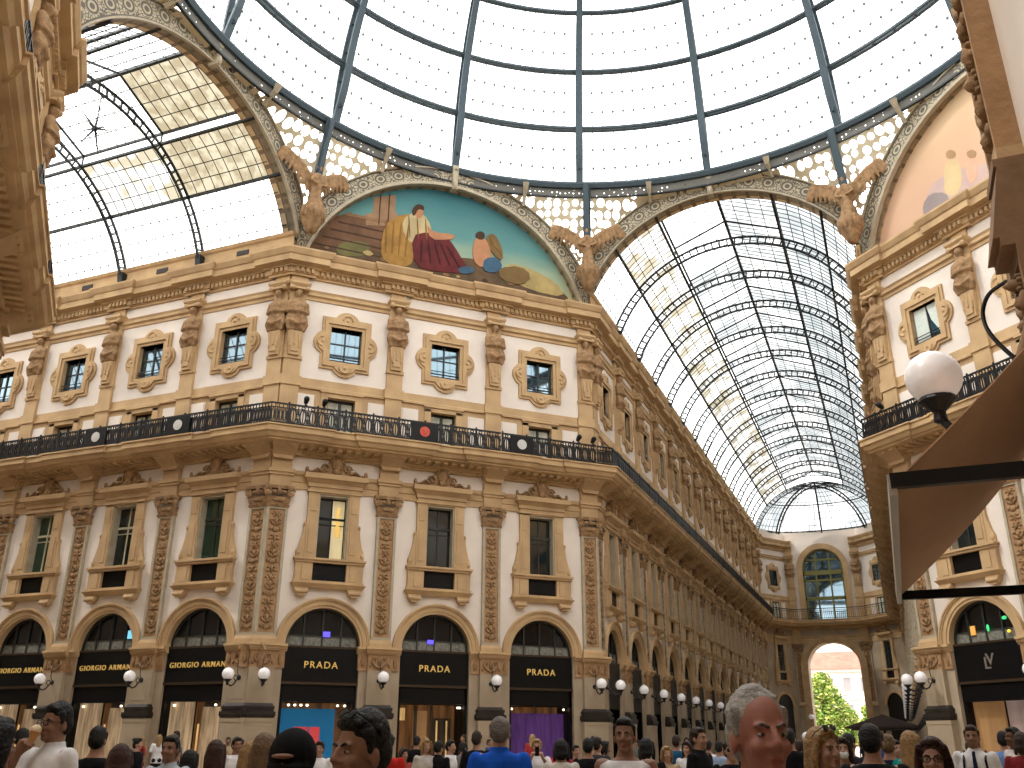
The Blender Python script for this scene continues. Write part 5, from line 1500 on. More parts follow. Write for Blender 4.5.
def near_pier():
    M = FS.at(FS.pil[0])
    MS = stone('shade_brown_stone', rgb(112, 88, 66), rgb(140, 112, 84), 2)  # pier stone browned to carry the shade it stands in
    cp = MB(); cp.taper(4.68, 5.2, (-.45, -.02, -.29, 0), (-.45, -.02, -.18, 0)); cp.box(-.45, -.02, -.2, 0, 5.2, 5.26); cp.box(-.45, -.02, -.25, 0, 4.62, 4.68)
    fr = MB(); fr.box(-.45, -.02, -.12, 0, 3.95, 4.62); fr.holed([(-.45, 3.95), (-.02, 3.95), (-.02, 4.62), (-.45, 4.62)], [[(-.4, 4.05), (-.08, 4.05), (-.08, 4.52), (-.4, 4.52)]], -.17, .05, 0, None, True)
    cv = MB(); relief(cv, -.4, -.08, 4.06, 4.5, -.14, 3, random, 0, 1.8)
    for k in range(5): cv.ell((-.42 + .1 * k, -.18, 4.0), (.055, .06, .09), 8, 5)
    sh = MB(); sh.box(-.45, -.02, -.14, 0, 2.95, 3.95); pd = MB(); pd.box(-.45, .06, -.24, 0, 0, 2.6); md = MB(); md.taper(2.6, 2.95, (-.45, .1, -.3, 0), (-.45, .0, -.2, 0))
    place([('pedestal', pd.mesh('near_pedestal', M_PIER)), ('base_moulding', md.mesh('near_moulding', M_DKST)), ('shaft', sh.mesh('near_shaft', M_PIER)), ('frieze', fr.mesh('near_frieze', MS), [('carving', cv.mesh('near_carving', MS, True))]), ('impost', cp.mesh('near_impost', MS))],
          'stone_pier', 'dark carved stone pier right behind the large globe lamp', 'pier', M, None, 'thing')
    def half(me):
        q = me.copy(); q.transform(Matrix.Translation((-.235, 0, 0)) @ Matrix.Diagonal((.5, 1, 1, 1))); return q
    sp = [x for x in P['pil'] if x[0] != 'base']
    b = MB(); b.box(-.45, -.02, -.165, 0, 5.26, 5.34)
    sh2 = MB(); sh2.holed([(-.45, 5.34), (-.03, 5.34), (-.03, 10.95), (-.45, 10.95)], [[(-.4, 5.4), (-.08, 5.4), (-.08, 10.85), (-.4, 10.85)]], -.16, .16, 0, None, True)
    rl = MB(); relief(rl, -.39, -.09, 5.42, 10.8, -.13, 22, random, 0, 1.6)
    pn = MB(); pn.box(-.4, -.08, -.1, 0, 5.4, 10.85)
    sp = [('base', b.mesh('near_base', M_TAN2)), ('shaft', sh2.mesh('near_pilaster_shaft', M_PANEL)), ('panel', pn.mesh('near_panel', M_ORN), [('carving', rl.mesh('near_relief', M_ORN, True))])] + [(x[0], half(x[1])) for x in sp if x[0] not in ('shaft', 'panel')]
    place(sp, 'carved_pilaster', 'carved pilaster rising above the awning and the large globe', 'pilaster', M, None, 'thing')
near_pier()
def curtain_pair():
    t_ = [o for o in bpy.data.objects if o.name.startswith('quatrefoil_window') and o.get('label', '').startswith('lobed stone attic window, first from the long vault')][0]
    for pl_ in ([(-.66, 18.0), (.02, 18.0), (-.02, 19.6), (-.66, 19.6)], [(.5, 18.35), (.66, 18.1), (.66, 19.6), (.06, 19.6), (.2, 18.9)]):
        m = MB(); m.prism(pl_, .1, .14); o = link('curtain', m.mesh('white_curtain', cloth_white)); o.parent = t_
cloth_white = fabric('white_curtain_cloth', rgb(206, 214, 206), .1)
curtain_pair()
railing(FD, range(3), 'black scrolled iron balcony railing under the blue mural')
railing(FA, range(NA), 'black scrolled iron balcony railing in the side arcade')
railing(FB, range(NB), 'black scrolled iron balcony railing along the arcade to the tree')
railing(FE, range(3), 'black scrolled iron balcony railing under the pale mural')
railing(FR, range(NB), 'black scrolled iron balcony railing opposite, in the arcade to the tree')
railing(FW, range(3), 'black iron balcony railing on the nearest wall, seen from below')

# banners on the railings, spotlights clipped to them
def banner(F, t0, t1, emblem, lab):
    m = MB(); m.box(t0, t1, -RN - .09, -RN - .06, 14.28, 15.12)
    e = MB(); c = (t0 + t1) / 2
    e.lathe([(.001, 0), (.24, 0), (.24, .02), (.001, .02)], (0, 0, 0), 20, 0, Matrix.Translation((c, -RN - .09, 14.72)) @ Matrix.Rotation(PI / 2, 4, 'X'))
    e.ell((c, -RN - .115, 14.72), (.1, .02, .16), 8, 6)
    place([('cloth_panel', m.mesh('banner', M_BLACK)), ('emblem', e.mesh('banner_emblem', emblem))], 'railing_banner', lab, 'banner', F.M)
banner(FD, 5.7, 7.0, M_ROSE, 'black banner with red round emblem on the railing under the blue mural')
banner(FD, 10.55, 11.75, M_PALE, 'black banner with pale round emblem on the railing under the blue mural')
for k, (a, b) in enumerate(((25.6, 26.8), (30.3, 31.6))):
    banner(FA, a, b, M_PALE, 'black banner with pale emblem on the side arcade railing, %s from the octagon corner' % ('second', 'first')[k])
def P_spot():
    m = MB(); m.caps([(0, .08, .16), (0, -.1, .26)], [.1, .13], 8); b = MB(); b.tube([(0, 0, -.02), (0, 0, .16)], .025, 6); b.box(-.06, .06, -.06, .06, -.03, .01)
    return [('lamp_head', m.mesh('spotlight_head', M_IRON)), ('bracket', b.mesh('spotlight_bracket', M_IRON))]
SPOT = P_spot()
for F, t, lab in ((FD, .95, 'black spotlight on the railing, nearer the winged corner of the side arcade'), (FD, 1.75, 'black spotlight on the railing, beside the first balcony door under the blue mural'), (FD, 14.2, 'black spotlight on the railing, last but one before the long arcade'), (FD, 15.0, 'black spotlight on the railing, right at the corner of the long arcade'), (FE, .7, 'black spotlight on the railing under the pale mural, behind the hanging globe')):
    place(SPOT, 'spotlight', lab, 'spotlight', F.at(t, RN, 15.24), 'spotlights on the railings')

# lamp and awning on the near pier --------------------------------------------------
ang = math.atan2(-.83, -.55)
LM = Matrix.Translation((6.985 - .10, -18.10 - .05, 0)) @ Matrix.Rotation(ang, 4, 'Z')
def near_lamp():
    s = .80; dz = 3.93 - 4.1 * s
    tf = Matrix.Translation((0, 0, dz)) @ Matrix.Scale(s, 4)
    sp = []
    for it in P['lamp']:
        if it[0] in ('tie_rod', 'arm', 'wall_plate'): continue
        me = it[1].copy(); me.transform(tf); sp.append((it[0], me))
    r = MB(); pts = []
    A, B_, C_, D_, E_ = [Vector(q) for q in ((0, -.1, 4.42), (-.01, -.24, 4.38), (-.02, -.31, 4.25), (0, -.26, 4.06), (0, -.08, 3.76))]
    P_ = [A, B_, C_, D_, E_]
    for i in range(len(P_) - 1):
        p0, p1, p2, p3 = P_[max(i - 1, 0)], P_[i], P_[i + 1], P_[min(i + 2, len(P_) - 1)]
        for q in range(5):
            u = q / 5; pts.append(.5 * ((2 * p1) + (-p0 + p2) * u + (2 * p0 - 5 * p1 + 4 * p2 - p3) * u * u + (-p0 + 3 * p1 - 3 * p2 + p3) * u ** 3))
    pts.append(E_)
    r.tube(pts, .015, 6); ar = MB(); ar.tube([(0, -.72, 3.73), (0, -.7, 3.6), (0, -.58, 3.42), (0, -.35, 3.34), (0, -.1, 3.4)], .03, 6); pl = MB(); pl.box(-.07, .07, -.13, -.02, 3.28, 3.52)
    sp.append(('arm', ar.mesh('near_lamp_arm', M_IRON))); sp.append(('wall_plate', pl.mesh('near_lamp_plate', M_IRON)))
    sp.append(('scroll_rod', r.mesh('near_lamp_rod', M_IRON)))
    place(sp, 'wall_lamp', 'large white globe lamp on curved black arm above the brown awning', 'lamp', LM)
near_lamp()
def awning():
    t = tagp(empty('awning', Matrix.Translation((0, 0, 0))), 'sloping brown awning with two black bars below the large globe', 'awning')
    x0, x1, y0, y1, z0 = 5.865, 6.97, -20.78, -17.75, 2.45
    sl = 1.0
    MA = fabric('awning_brown', rgb(216, 180, 152), .06)
    f = MB(); n = 6
    for j in range(n + 1):
        for y in (y0, y1):
            u = j / n; x = x0 + (x1 - x0) * u
            sag = -.05 * math.sin(PI * u)
            f.v += [(x, y, z0 + (x - x0) * sl + sag), (x + .02, y, z0 + (x - x0) * sl + sag + .025)]
    for j in range(n):
        a = 4 * j
        f.f += [(a, a + 4, a + 6, a + 2), (a + 1, a + 3, a + 7, a + 5), (a, a + 1, a + 5, a + 4), (a + 2, a + 6, a + 7, a + 3)]
    f.f += [(0, 2, 3, 1)]; f.m = [0] * len(f.f)
    o = link('canvas', f.mesh('awning_canvas', MA)); o.parent = t
    v = MB(); v.box(x0 - .03, x0, y0, y1, z0 - .05, z0 + .03); o = link('front_bar', v.mesh('awning_front_bar', plain('lit_edge_bar', rgb(200, 196, 190), .4))); o.parent = t  # pale tone stands in for light along the front edge
    for y, nm in ((y0, 'side_bar'), (y1, 'side_bar')):
        b = MB(); b.box(x0 - .02, x1 + .03, y - .02, y + .02, z0 - .025, z0 + .03); o = link(nm, b.mesh('awning_side_bar', M_IRON)); o.parent = t
awning()

# floor ---------------------------------------------------------------------
def floor():
    m, nt, b, o = nodes('marble_paving')
    tc = nt.nodes.new('ShaderNodeTexCoord')
    ck = nt.nodes.new('ShaderNodeTexChecker'); ck.inputs['Scale'].default_value = .8; ck.inputs['Color1'].default_value = rgb(176, 160, 138); ck.inputs['Color2'].default_value = rgb(122, 110, 96)
    nt.links.new(tc.outputs['Object'], ck.inputs['Vector']); nt.links.new(ck.outputs['Color'], b.inputs['Base Color']); b.inputs['Roughness'].default_value = .35
    mb = MB(); mb.box(-70, 70, -60, 260, -.4, 0)
    struct('floor', mb.mesh('floor', m))
floor()
# unseen near and far vaults, with end walls added to block daylight
def near_ceiling():
    gl = glass_mottled('dimming_vault_glass', (.72, .71, .69, 1), (.60, .59, .58, 1), .5)  # tint set by how much daylight the unseen vaults should pass
    def barrel(M, L, name):
        m = MB(); n = 20
        m.v = [tuple(M @ Vector((VR * math.cos(A_F + (PI - 2 * A_F) * i / n), y, VC + VR * math.sin(A_F + (PI - 2 * A_F) * i / n)))) for i in range(n + 1) for y in (0, L)]
        m.f = [(2 * i, 2 * i + 1, 2 * i + 3, 2 * i + 2) for i in range(n)]; m.m = [0] * n
        struct(name, m.mesh(name, gl))
        e = MB(); pts = [(-HH - .3, -.2), (HH + .3, -.2)] + [(VR * math.cos(A_F + (PI - 2 * A_F) * i / n), VC + VR * math.sin(A_F + (PI - 2 * A_F) * i / n)) for i in range(n + 1)]
        e.prism(pts, L, L + .5, 0, M); return struct(name.replace('ceiling', 'wall') + '_end', e.mesh(name + '_end', M_TAN2))  # closing wall added to stop daylight at the arcade end
    barrel(Matrix.Translation((0, -H, 0)) @ Matrix.Rotation(PI, 4, 'Z'), FS.L, 'ceiling_near_arcade')
    barrel(Matrix.Translation((H, 0, 0)) @ Matrix.Rotation(-PI / 2, 4, 'Z'), FEL.L, 'ceiling_far_arcade')
    m = MB(); m.prism([(-HH - .3, -.2), (HH + .3, -.2), (HH + .3, 24), (0, 30), (-HH - .3, 24)], 0, .5, 0, Matrix.Translation((-H - FA.L, 0, 0)) @ Matrix.Rotation(PI / 2, 4, 'Z'))
    struct('wall_side_arcade_end', m.mesh('side_end', M_TAN2))  # solid end, added to keep horizon light out of the side arcade
near_ceiling()
def roofs():
    m = MB()
    for F in (FD, FE, FW, FSE):
        m.box(-6, F.L + 6, 3.3, 14, 0, 23.0, 0, F.M)
    struct('wall_outer_blocks', m.mesh('outer_blocks', M_PLA))
# outside ------------------------------------------------------------------------
def outside():
    OY = 175
    wallm = stone('far_house_wall', rgb(212, 194, 186), rgb(226, 210, 202), .3, .9, 0)
    w = MB(); w.box(-34, 20, OY, OY + 10, 0, 15.2); w.box(-34, 20, OY - .5, OY, 14.6, 15.2); w.box(-34, 20, OY - .25, OY, 9.4, 9.8); w.box(-34, 20, OY - .3, OY, 4.6, 5.1)
    r = MB(); r.add([(-35, OY - 1, 15.2), (21, OY - 1, 15.2), (21, OY + 11, 15.2), (-35, OY + 11, 15.2), (-32, OY + 4, 18.9), (18, OY + 4, 18.9), (18, OY + 6, 18.9), (-32, OY + 6, 18.9)], [(0, 1, 5, 4), (1, 2, 6, 5), (2, 3, 7, 6), (3, 0, 4, 7), (4, 5, 6, 7), (0, 3, 2, 1)])
    t = tagp(empty('far_house', Matrix.Translation((0, 0, 0))), 'sunlit pinkish house with red roof seen through the archway', 'house')
    for nm, mb, mt in (('wall', w, wallm), ('roof', r, stone('red_roof_tiles', rgb(150, 96, 84), rgb(176, 116, 100), 1, .9, 0))):
        o = link(nm, mb.mesh('far_' + nm, mt)); o.parent = t
    pm = plain('far_window_pane', rgb(150, 146, 146), .4); fm = plain('far_window_frame', rgb(220, 208, 200), .7)
    f = MB(); f.box(-1.0, 1.0, -.2, 0, -.1, .0); f.box(-.95, -.7, -.15, 0, 0, 2.6); f.box(.7, .95, -.15, 0, 0, 2.6); f.box(-1.1, 1.1, -.25, 0, 2.6, 2.95)
    g = MB(); g.box(-.7, .7, -.04, 0, 0, 2.6)
    fm_, gm_ = f.mesh('far_frame', fm), g.mesh('far_pane', pm)
    for ix in range(-8, 5):
        for z in (1.2, 5.9, 10.9):
            o = bpy.data.objects.new('window', fm_); COL.objects.link(o); o.parent = t; o.location = (ix * 3.2 - .4, OY, z)
            q = bpy.data.objects.new('pane', gm_); COL.objects.link(q); q.parent = o
    rnd = random.Random(5)
    def tree(x, y, hgt, wid, lab, lobes):
        tt = tagp(empty('tree', Matrix.Translation((x, y, 0))), lab, 'tree')
        b = MB(); b.tube([(0, 0, 0), (.1, 0, hgt * .3), (0, .1, hgt * .6), (0, 0, hgt * .9)], [.3, .24, .16, .05], 8)
        for k in range(10):
            a = k * 2.4; z = hgt * (.25 + .055 * k); b.tube([(0, 0, z), (math.cos(a) * wid * .3, math.sin(a) * wid * .3, z + .6), (math.cos(a) * wid * .5, math.sin(a) * wid * .5, z + .8)], [.08, .05, .02], 5)
        o = link('trunk', b.mesh('tree_trunk', paint('bark', 84, 66, 50))); o.parent = tt
        lm = [stone('leaf_green', rgb(96, 128, 50), rgb(140, 166, 76), 2, .6, 0), stone('leaf_yellow', rgb(176, 184, 90), rgb(208, 206, 120), 2, .6, 0)]
        lf = MB()
        tot = sum(l[3] for l in lobes)
        for k in range(7000):
            q = rnd.uniform(0, tot); li = 0
            while q > lobes[li][3]: q -= lobes[li][3]; li += 1
            lx, ly, lz, lr = lobes[li]
            d = Vector((rnd.gauss(0, 1), rnd.gauss(0, 1), rnd.gauss(0, 1))).normalized() * lr * rnd.uniform(.6, 1.08)
            c = Vector((lx + d.x, ly + d.y, lz + d.z * .85))
            s_ = rnd.uniform(.14, .26)
            R = Matrix.Rotation(rnd.uniform(0, 6), 4, 'Z') @ Matrix.Rotation(rnd.uniform(-1.1, 1.1), 4, 'X')
            lf.add([(-s_, 0, -s_ * .5), (0, -s_ * .1, -s_ * .7), (s_, 0, 0), (0, s_ * .1, s_ * .7)], [(0, 1, 2, 3)], 1 if rnd.random() < .3 else 0, Matrix.Translation(c) @ R)
        o = link('foliage', lf.mesh('tree_foliage', lm)); o.parent = tt
    tree(-3.0, 105, 9.5, 6.6, 'leafy green tree seen through the tall open archway', [(-.4, 0, 9.0, 1.2), (-.9, .3, 7.6, 1.5), (.3, -.3, 7.3, 1.4), (-1.2, 0, 5.7, 1.7), (.9, 0, 5.6, 1.8), (2.0, .2, 4.4, 1.5), (-.2, -.6, 4.2, 2.0), (-1.9, 0, 3.6, 1.5), (1.6, -.3, 2.8, 1.7), (3.0, .2, 2.5, 1.4), (-.6, 0, 2.2, 1.7)])
    tree(1.6, 116, 6.5, 3.0, 'smaller tree half hidden by the edge of the archway', [(0, 0, 5.6, 1.0), (.4, 0, 4.4, 1.3), (-.4, 0, 3.6, 1.3), (.3, 0, 2.4, 1.4)])
    # café parasol at the far end, a dark low canopy
    m = MB(); 
    k = MB(); k.lathe([(2.6, 0), (2.5, .12), (.1, .9), (.02, .95)], (0, 0, 2.5), 8); p = MB(); p.tube([(0, 0, 0), (0, 0, 3.3)], .05, 8)
    for x, y, lab in ((4.4, H + 30, 'dark café parasol by the row of globe lamps, nearer one'), (4.3, H + 40, 'dark café parasol by the row of globe lamps, further one'), (-4.9, H + 37, 'dark café parasol on the colonnade side')):
        place([('canopy', k.mesh('parasol_canopy', cloth((62, 50, 46)))), ('pole', p.mesh('parasol_pole', M_IRON))], 'parasol', lab, 'parasol', Matrix.Translation((x, y, 0)), 'café parasols')
# ------------------------------------------------------------------ people
CAM = Vector((5.774, -24.344, 1.55))
YAW, PIT, ROL, FPX = -0.3843, 0.3738, 0.0034, 912.95
FW = Vector((math.sin(YAW) * math.cos(PIT), math.cos(YAW) * math.cos(PIT), math.sin(PIT)))
R0 = Vector((math.cos(YAW), -math.sin(YAW), 0)); U0 = R0.cross(FW)
RX = R0 * math.cos(ROL) + U0 * math.sin(ROL); UX = U0 * math.cos(ROL) - R0 * math.sin(ROL)
def ray(x, y):
    return (FW + RX * ((x - 512) / FPX) + UX * ((384 - y) / FPX)).normalized()
def ground(x, y, d):
    """ground position d metres away (level) on the bearing of a point, and the height of that point there"""
    r = ray(x, y); k = d / math.hypot(r.x, r.y)
    p = CAM + r * k
    return p
SKIN = plain('skin_light', rgb(160, 124, 106), .55, 0, .3)
SKIN2 = plain('skin_tan', rgb(130, 96, 78), .55, 0, .3)
SKIN3 = plain('skin_ruddy', rgb(154, 106, 94), .5, 0, .3)
SKIN4 = plain('skin_brown', rgb(92, 62, 46), .55, 0, .3)
EYE = plain('eye_white', rgb(150, 142, 136), .3); IRIS = plain('iris', rgb(40, 30, 26), .2)
LIPS = plain('lips', rgb(150, 82, 74), .5)
def hairm(nm, c): return stone(nm, tuple(x * .55 for x in c[:3]) + (1,), c, 28, .55, .5, 60)
HM = dict(black=hairm('hair_black', rgb(17, 14, 14)), brown=hairm('hair_brown', rgb(48, 33, 25)), red=hairm('hair_auburn', rgb(62, 34, 26)), blond=hairm('hair_blond', rgb(160, 128, 86)), sand=hairm('hair_sandy', rgb(112, 90, 66)), grey=hairm('hair_grey', rgb(172, 168, 164)), dgrey=hairm('hair_dark_grey', rgb(112, 104, 98)))
def body_parts(pose, B):
    """joints: (chain, radii) for arms"""
    arms = []
    if pose == 'ice':
        arms.append((-1, [(-.175, .0, 1.42), (-.27, -.14, 1.21), (-.075, -.2, 1.43), (-.04, -.185, 1.51)]))
        arms.append((1, [(.185, .0, 1.42), (.24, .02, 1.14), (.25, -.06, .9), (.25, -.08, .82)]))
    elif pose == 'phone':
        for s_ in (-1, 1): arms.append((s_, [(s_ * .185, .0, 1.42), (s_ * .26, -.14, 1.2), (s_ * .1, -.33, 1.45), (s_ * .08, -.36, 1.52)]))
    else:
        for s_ in (-1, 1): arms.append((s_, [(s_ * .185, .0, 1.42), (s_ * .235, .03, 1.14), (s_ * .245, -.05, .89), (s_ * .245, -.07, .81)]))
    return arms
def hand(B, wrist, palm, s_, curl=.35):
    w, p = Vector(wrist), Vector(palm)
    d = (p - w).normalized()
    side = Vector((0, -1, 0)) if abs(d.z) > .7 and abs(d.y) < .6 else Vector((1, 0, 0))
    side = (side - d * side.dot(d)).normalized()
    nrm = d.cross(side).normalized()
    if nrm.x * s_ > 0: nrm = -nrm
    c = w + d * .05
    B.caps([w, w + d * .035 + side * .0, w + d * .085], [.026, .034, .03], 8)
    B.caps([w + d * .03 - side * .02, w + d * .085 - side * .026], [.022, .02], 8)
    B.caps([w + d * .03 + side * .02, w + d * .085 + side * .026], [.022, .02], 8)
    for k, L in enumerate((.068, .078, .072, .056)):
        o = side * (-.03 + .02 * k) + d * .088
        a = w + o
        b = a + (d * math.cos(curl) + nrm * math.sin(curl)) * L * .5
        e = b + (d * math.cos(curl * 2.4) + nrm * math.sin(curl * 2.4)) * L * .5
        B.caps([a - d * .02, b, e], [.0095, .009, .0075], 6)
    t0 = w + d * .03 - side * .03
    t1 = t0 + d * .035 - side * .028 + nrm * .012
    B.caps([t0, t1, t1 + d * .028 + nrm * .012 - side * .004], [.014, .011, .009], 6)
def make_body(pose, voxel, nm):
    B = MB()
    B.loft([(.80, 0, .0, .12, .09), (.88, 0, .005, .165, .115), (.95, 0, .008, .17, .12), (1.06, 0, 0, .145, .1), (1.2, 0, -.005, .15, .11), (1.32, 0, 0, .172, .118), (1.4, 0, .01, .17, .1), (1.45, 0, .015, .12, .08), (1.48, 0, .015, .075, .065), (1.53, 0, .01, .057, .06), (1.6, 0, .0, .055, .058)], 20)
    for s_ in (-1, 1):
        B.caps([(s_ * .09, 0, .88), (s_ * .1, -.01, .5), (s_ * .1, .02, .1)], [.088, .058, .04], 12)
        B.caps([(s_ * .1, .04, .05), (s_ * .105, -.08, .045), (s_ * .11, -.16, .035)], [.045, .045, .032], 10)
        B.ell((s_ * .16, .0, 1.415), (.06, .06, .055), 10, 8)
        B.ell((s_ * .07, .065, .92), (.09, .08, .09), 10, 8)
    for s_, ch in body_parts(pose, B):
        B.caps(ch[:3], [.052, .042, .029], 12)
        hand(B, ch[2], ch[3], s_, .35 if pose == 'stand' else .95)
    # head
    B.ell((0, .012, 1.652), (.076, .096, .098), 20, 14)
    B.ell((0, -.028, 1.60), (.060, .066, .088), 18, 12)
    B.ell((0, -.068, 1.535), (.030, .028, .022), 10, 8)
    B.ell((0, -.03, 1.545), (.052, .05, .03), 12, 8)
    B.caps([(0, -.088, 1.642), (0, -.108, 1.605)], [.010, .0155], 8)
    for s_ in (-1, 1):
        B.ell((s_ * .014, -.1, 1.598), (.010, .011, .009), 8, 6)
        B.ell((s_ * .03, -.076, 1.652), (.026, .014, .009), 10, 6)
        B.ell((s_ * .037, -.066, 1.598), (.026, .024, .024), 10, 8)
        B.ell((s_ * .077, .012, 1.608), (.011, .022, .032), 10, 8)
    B.ell((0, -.087, 1.567), (.024, .011, .006), 10, 6); B.ell((0, -.086, 1.556), (.021, .011, .007), 10, 6)
    return remeshed(B, nm, SKIN, voxel, 2)
def make_eye(s_):
    E = MB()
    if True:
        E.ell((s_ * .031, -.0765, 1.629), (.0125, .0085, .0055), 12, 8, 0)
        E.ell((s_ * .031, -.0825, 1.629), (.0055, .0035, .0052), 8, 6, 1)
    return E.mesh('eyes', [EYE, IRIS], True)
def make_brow(s_):
    E = MB()
    if True: E.caps([(s_ * .014, -.089, 1.650), (s_ * .033, -.088, 1.656), (s_ * .05, -.076, 1.650)], [.0045, .0055, .003], 6)
    return E.mesh('eyebrows', HM['black'], True)
def make_lips():
    E = MB(); E.ell((0, -.0955, 1.5665), (.022, .005, .0045), 10, 6); E.ell((0, -.0945, 1.557), (.019, .005, .005), 10, 6)
    return E.mesh('lips', LIPS, True)
def shirt(kind, pose, nm):
    B = MB()
    g = .016
    hem = .82 if kind != 'jacket' else .74
    top = [(hem, 0, .005, .185, .135), (.95, 0, .008, .182 + g * .5, .13 + g * .5), (1.08, 0, 0, .16 + g, .112 + g), (1.2, 0, -.005, .163 + g, .118 + g), (1.32, 0, 0, .18 + g, .122 + g), (1.4, 0, .01, .182, .106 + g), (1.45, 0, .015, .13 + g, .084 + g)]
    top += [(1.475, 0, .014, .088, .082)] if kind in ('tee', 'long', 'jacket', 'polo') else [(1.455, 0, .015, .1, .09)]
    B.loft(top, 20)
    if kind in ('polo', 'jacket'): B.loft([(1.45, 0, .012, .085, .08), (1.49, 0, .016, .074, .074), (1.515, 0, .022, .07, .07)], 18)
    for s_, ch in body_parts(pose, B):
        B.ell((s_ * .155, .0, 1.408), (.066, .066, .058), 10, 8)
        if kind == 'tank': continue
        a, b, c = Vector(ch[0]), Vector(ch[1]), Vector(ch[2])
        if kind in ('tee', 'polo'): B.caps([a, a.lerp(b, .72)], [.06, .06], 12)
        else: B.caps([a, b, b.lerp(c, .93)], [.06, .056, .046], 12)
    return remeshed(B, nm, M_BLACK, .014, 2)
def trousers(nm):
    B = MB()
    B.loft([(.8, 0, .005, .14, .11), (.86, 0, .005, .178, .128), (.95, 0, .008, .18, .13), (1.0, 0, .006, .17, .122)], 20)
    for s_ in (-1, 1):
        B.caps([(s_ * .092, 0, .88), (s_ * .102, -.01, .5), (s_ * .102, .02, .12)], [.1, .076, .068], 12)
        B.ell((s_ * .07, .065, .92), (.1, .088, .1), 10, 8)
    return remeshed(B, nm, M_BLACK, .016, 2)
def shoes(nm):
    B = MB()
    for s_ in (-1, 1):
        B.caps([(s_ * .1, .045, .055), (s_ * .105, -.08, .05), (s_ * .11, -.17, .042)], [.055, .055, .042], 10)
    return remeshed(B, nm, M_BLACK, .014, 1)
def hair(kind, nm):
    B = MB(); rnd = random.Random(3)
    def tuft(c, r, n, a0, a1, sz):
        pass
    if kind in ('short', 'quiff', 'curly', 'receding'):
        up = dict(short=.008, quiff=.016, curly=.014, receding=.004)[kind]
        B.ell((0, .024, 1.664 + up * .6), (.081, .093, .094 + up), 18, 12)
        B.ell((0, .05, 1.63), (.079, .075, .085), 16, 10)
        for s_ in (-1, 1): B.caps([(s_ * .073, -.01, 1.69), (s_ * .077, -.008, 1.63)], [.018, .009], 8)
        if kind != 'receding':
            B.ell((0, -.035, 1.725), (.062, .05, .03 + up * .6), 14, 8)
        if kind in ('curly', 'quiff', 'receding'):
            for _ in range(46 if kind != 'receding' else 40):
                a, b = rnd.uniform(0, 2 * PI), rnd.uniform(.12, 1.35)
                x, y, z = .079 * math.cos(a) * math.sin(b), .09 * math.sin(a) * math.sin(b) + .022, 1.668 + (.094 + up) * math.cos(b)
                if y < -.045 and z < 1.72: continue
                if kind == 'receding' and y < -.02: continue
                B.ell((x * .96, y, z - .006), (.013, .016, .011), 8, 6)
        if kind == 'quiff': B.caps([(-.05, -.055, 1.722), (0, -.066, 1.73), (.05, -.055, 1.722)], [.018, .022, .018], 8)
    elif kind in ('long', 'bob', 'bun'):
        B.ell((0, .022, 1.672), (.088, .1, .1), 18, 12)
        B.ell((0, .05, 1.62), (.086, .08, .1), 16, 10)
        B.ell((0, -.045, 1.73), (.058, .038, .03), 12, 8)
        lo = dict(long=1.28, bob=1.5, bun=1.56)[kind]
        if kind != 'bun':
            B.loft([(lo, 0, .085, .05, .03), (lo + .08, 0, .09, .095, .05), (1.56, 0, .06, .098, .07), (1.68, 0, .04, .09, .09)], 16)
            for s_ in (-1, 1): B.caps([(s_ * .072, -.035, 1.7), (s_ * .09, -.01, 1.6), (s_ * .09, .01, max(lo, 1.42))], [.026, .028, .022], 10)
        else:
            B.ell((0, .105, 1.72), (.05, .05, .05), 12, 8)
            for s_ in (-1, 1): B.caps([(s_ * .075, -.02, 1.7), (s_ * .08, .02, 1.62)], [.02, .012], 8)
    elif kind == 'hood':
        B.ell((0, .015, 1.665), (.1, .118, .112), 20, 14)
        B.loft([(1.36, 0, .01, .2, .14), (1.44, 0, .005, .15, .125), (1.5, 0, -.005, .105, .115), (1.57, 0, -.014, .094, .122), (1.63, 0, -.014, .09, .122)], 20)
    elif kind == 'cap':
        B.ell((0, .015, 1.69), (.086, .102, .075), 18, 12)
        B.caps([(-.045, -.1, 1.69), (0, -.15, 1.68), (.045, -.1, 1.69)], [.02, .02, .02], 8)
    return remeshed(B, nm, M_BLACK, .007 if kind in ('receding', 'curly', 'quiff', 'hood') else .009, 2)
def hood_slit():
    E = MB(); E.ell((0, -.106, 1.662), (.05, .02, .011), 14, 6); return E.mesh('face_opening', SKIN2, True)
BODY = dict(stand=make_body('stand', .0135, 'person_body'), stand_f=make_body('stand', .0065, 'person_body_near'), ice=make_body('ice', .0065, 'person_body_eating'), phone=make_body('phone', .011, 'person_body_raised'))
SHIRTS = {(k, p): shirt(k, p, 'top_%s_%s' % (k, p)) for k, p in (('tee', 'stand'), ('long', 'stand'), ('jacket', 'stand'), ('tank', 'stand'), ('polo', 'stand'), ('polo', 'ice'), ('tee', 'phone'), ('tee', 'ice'))}
TROU, SHOE = trousers('trousers'), shoes('shoes')
HAIRS = {k: hair(k, 'hair_' + k) for k in ('short', 'quiff', 'curly', 'receding', 'long', 'bob', 'bun', 'hood', 'cap')}
EYES, BROWS, LIPM, SLIT = (make_eye(-1), make_eye(1)), (make_brow(-1), make_brow(1)), make_lips(), hood_slit()
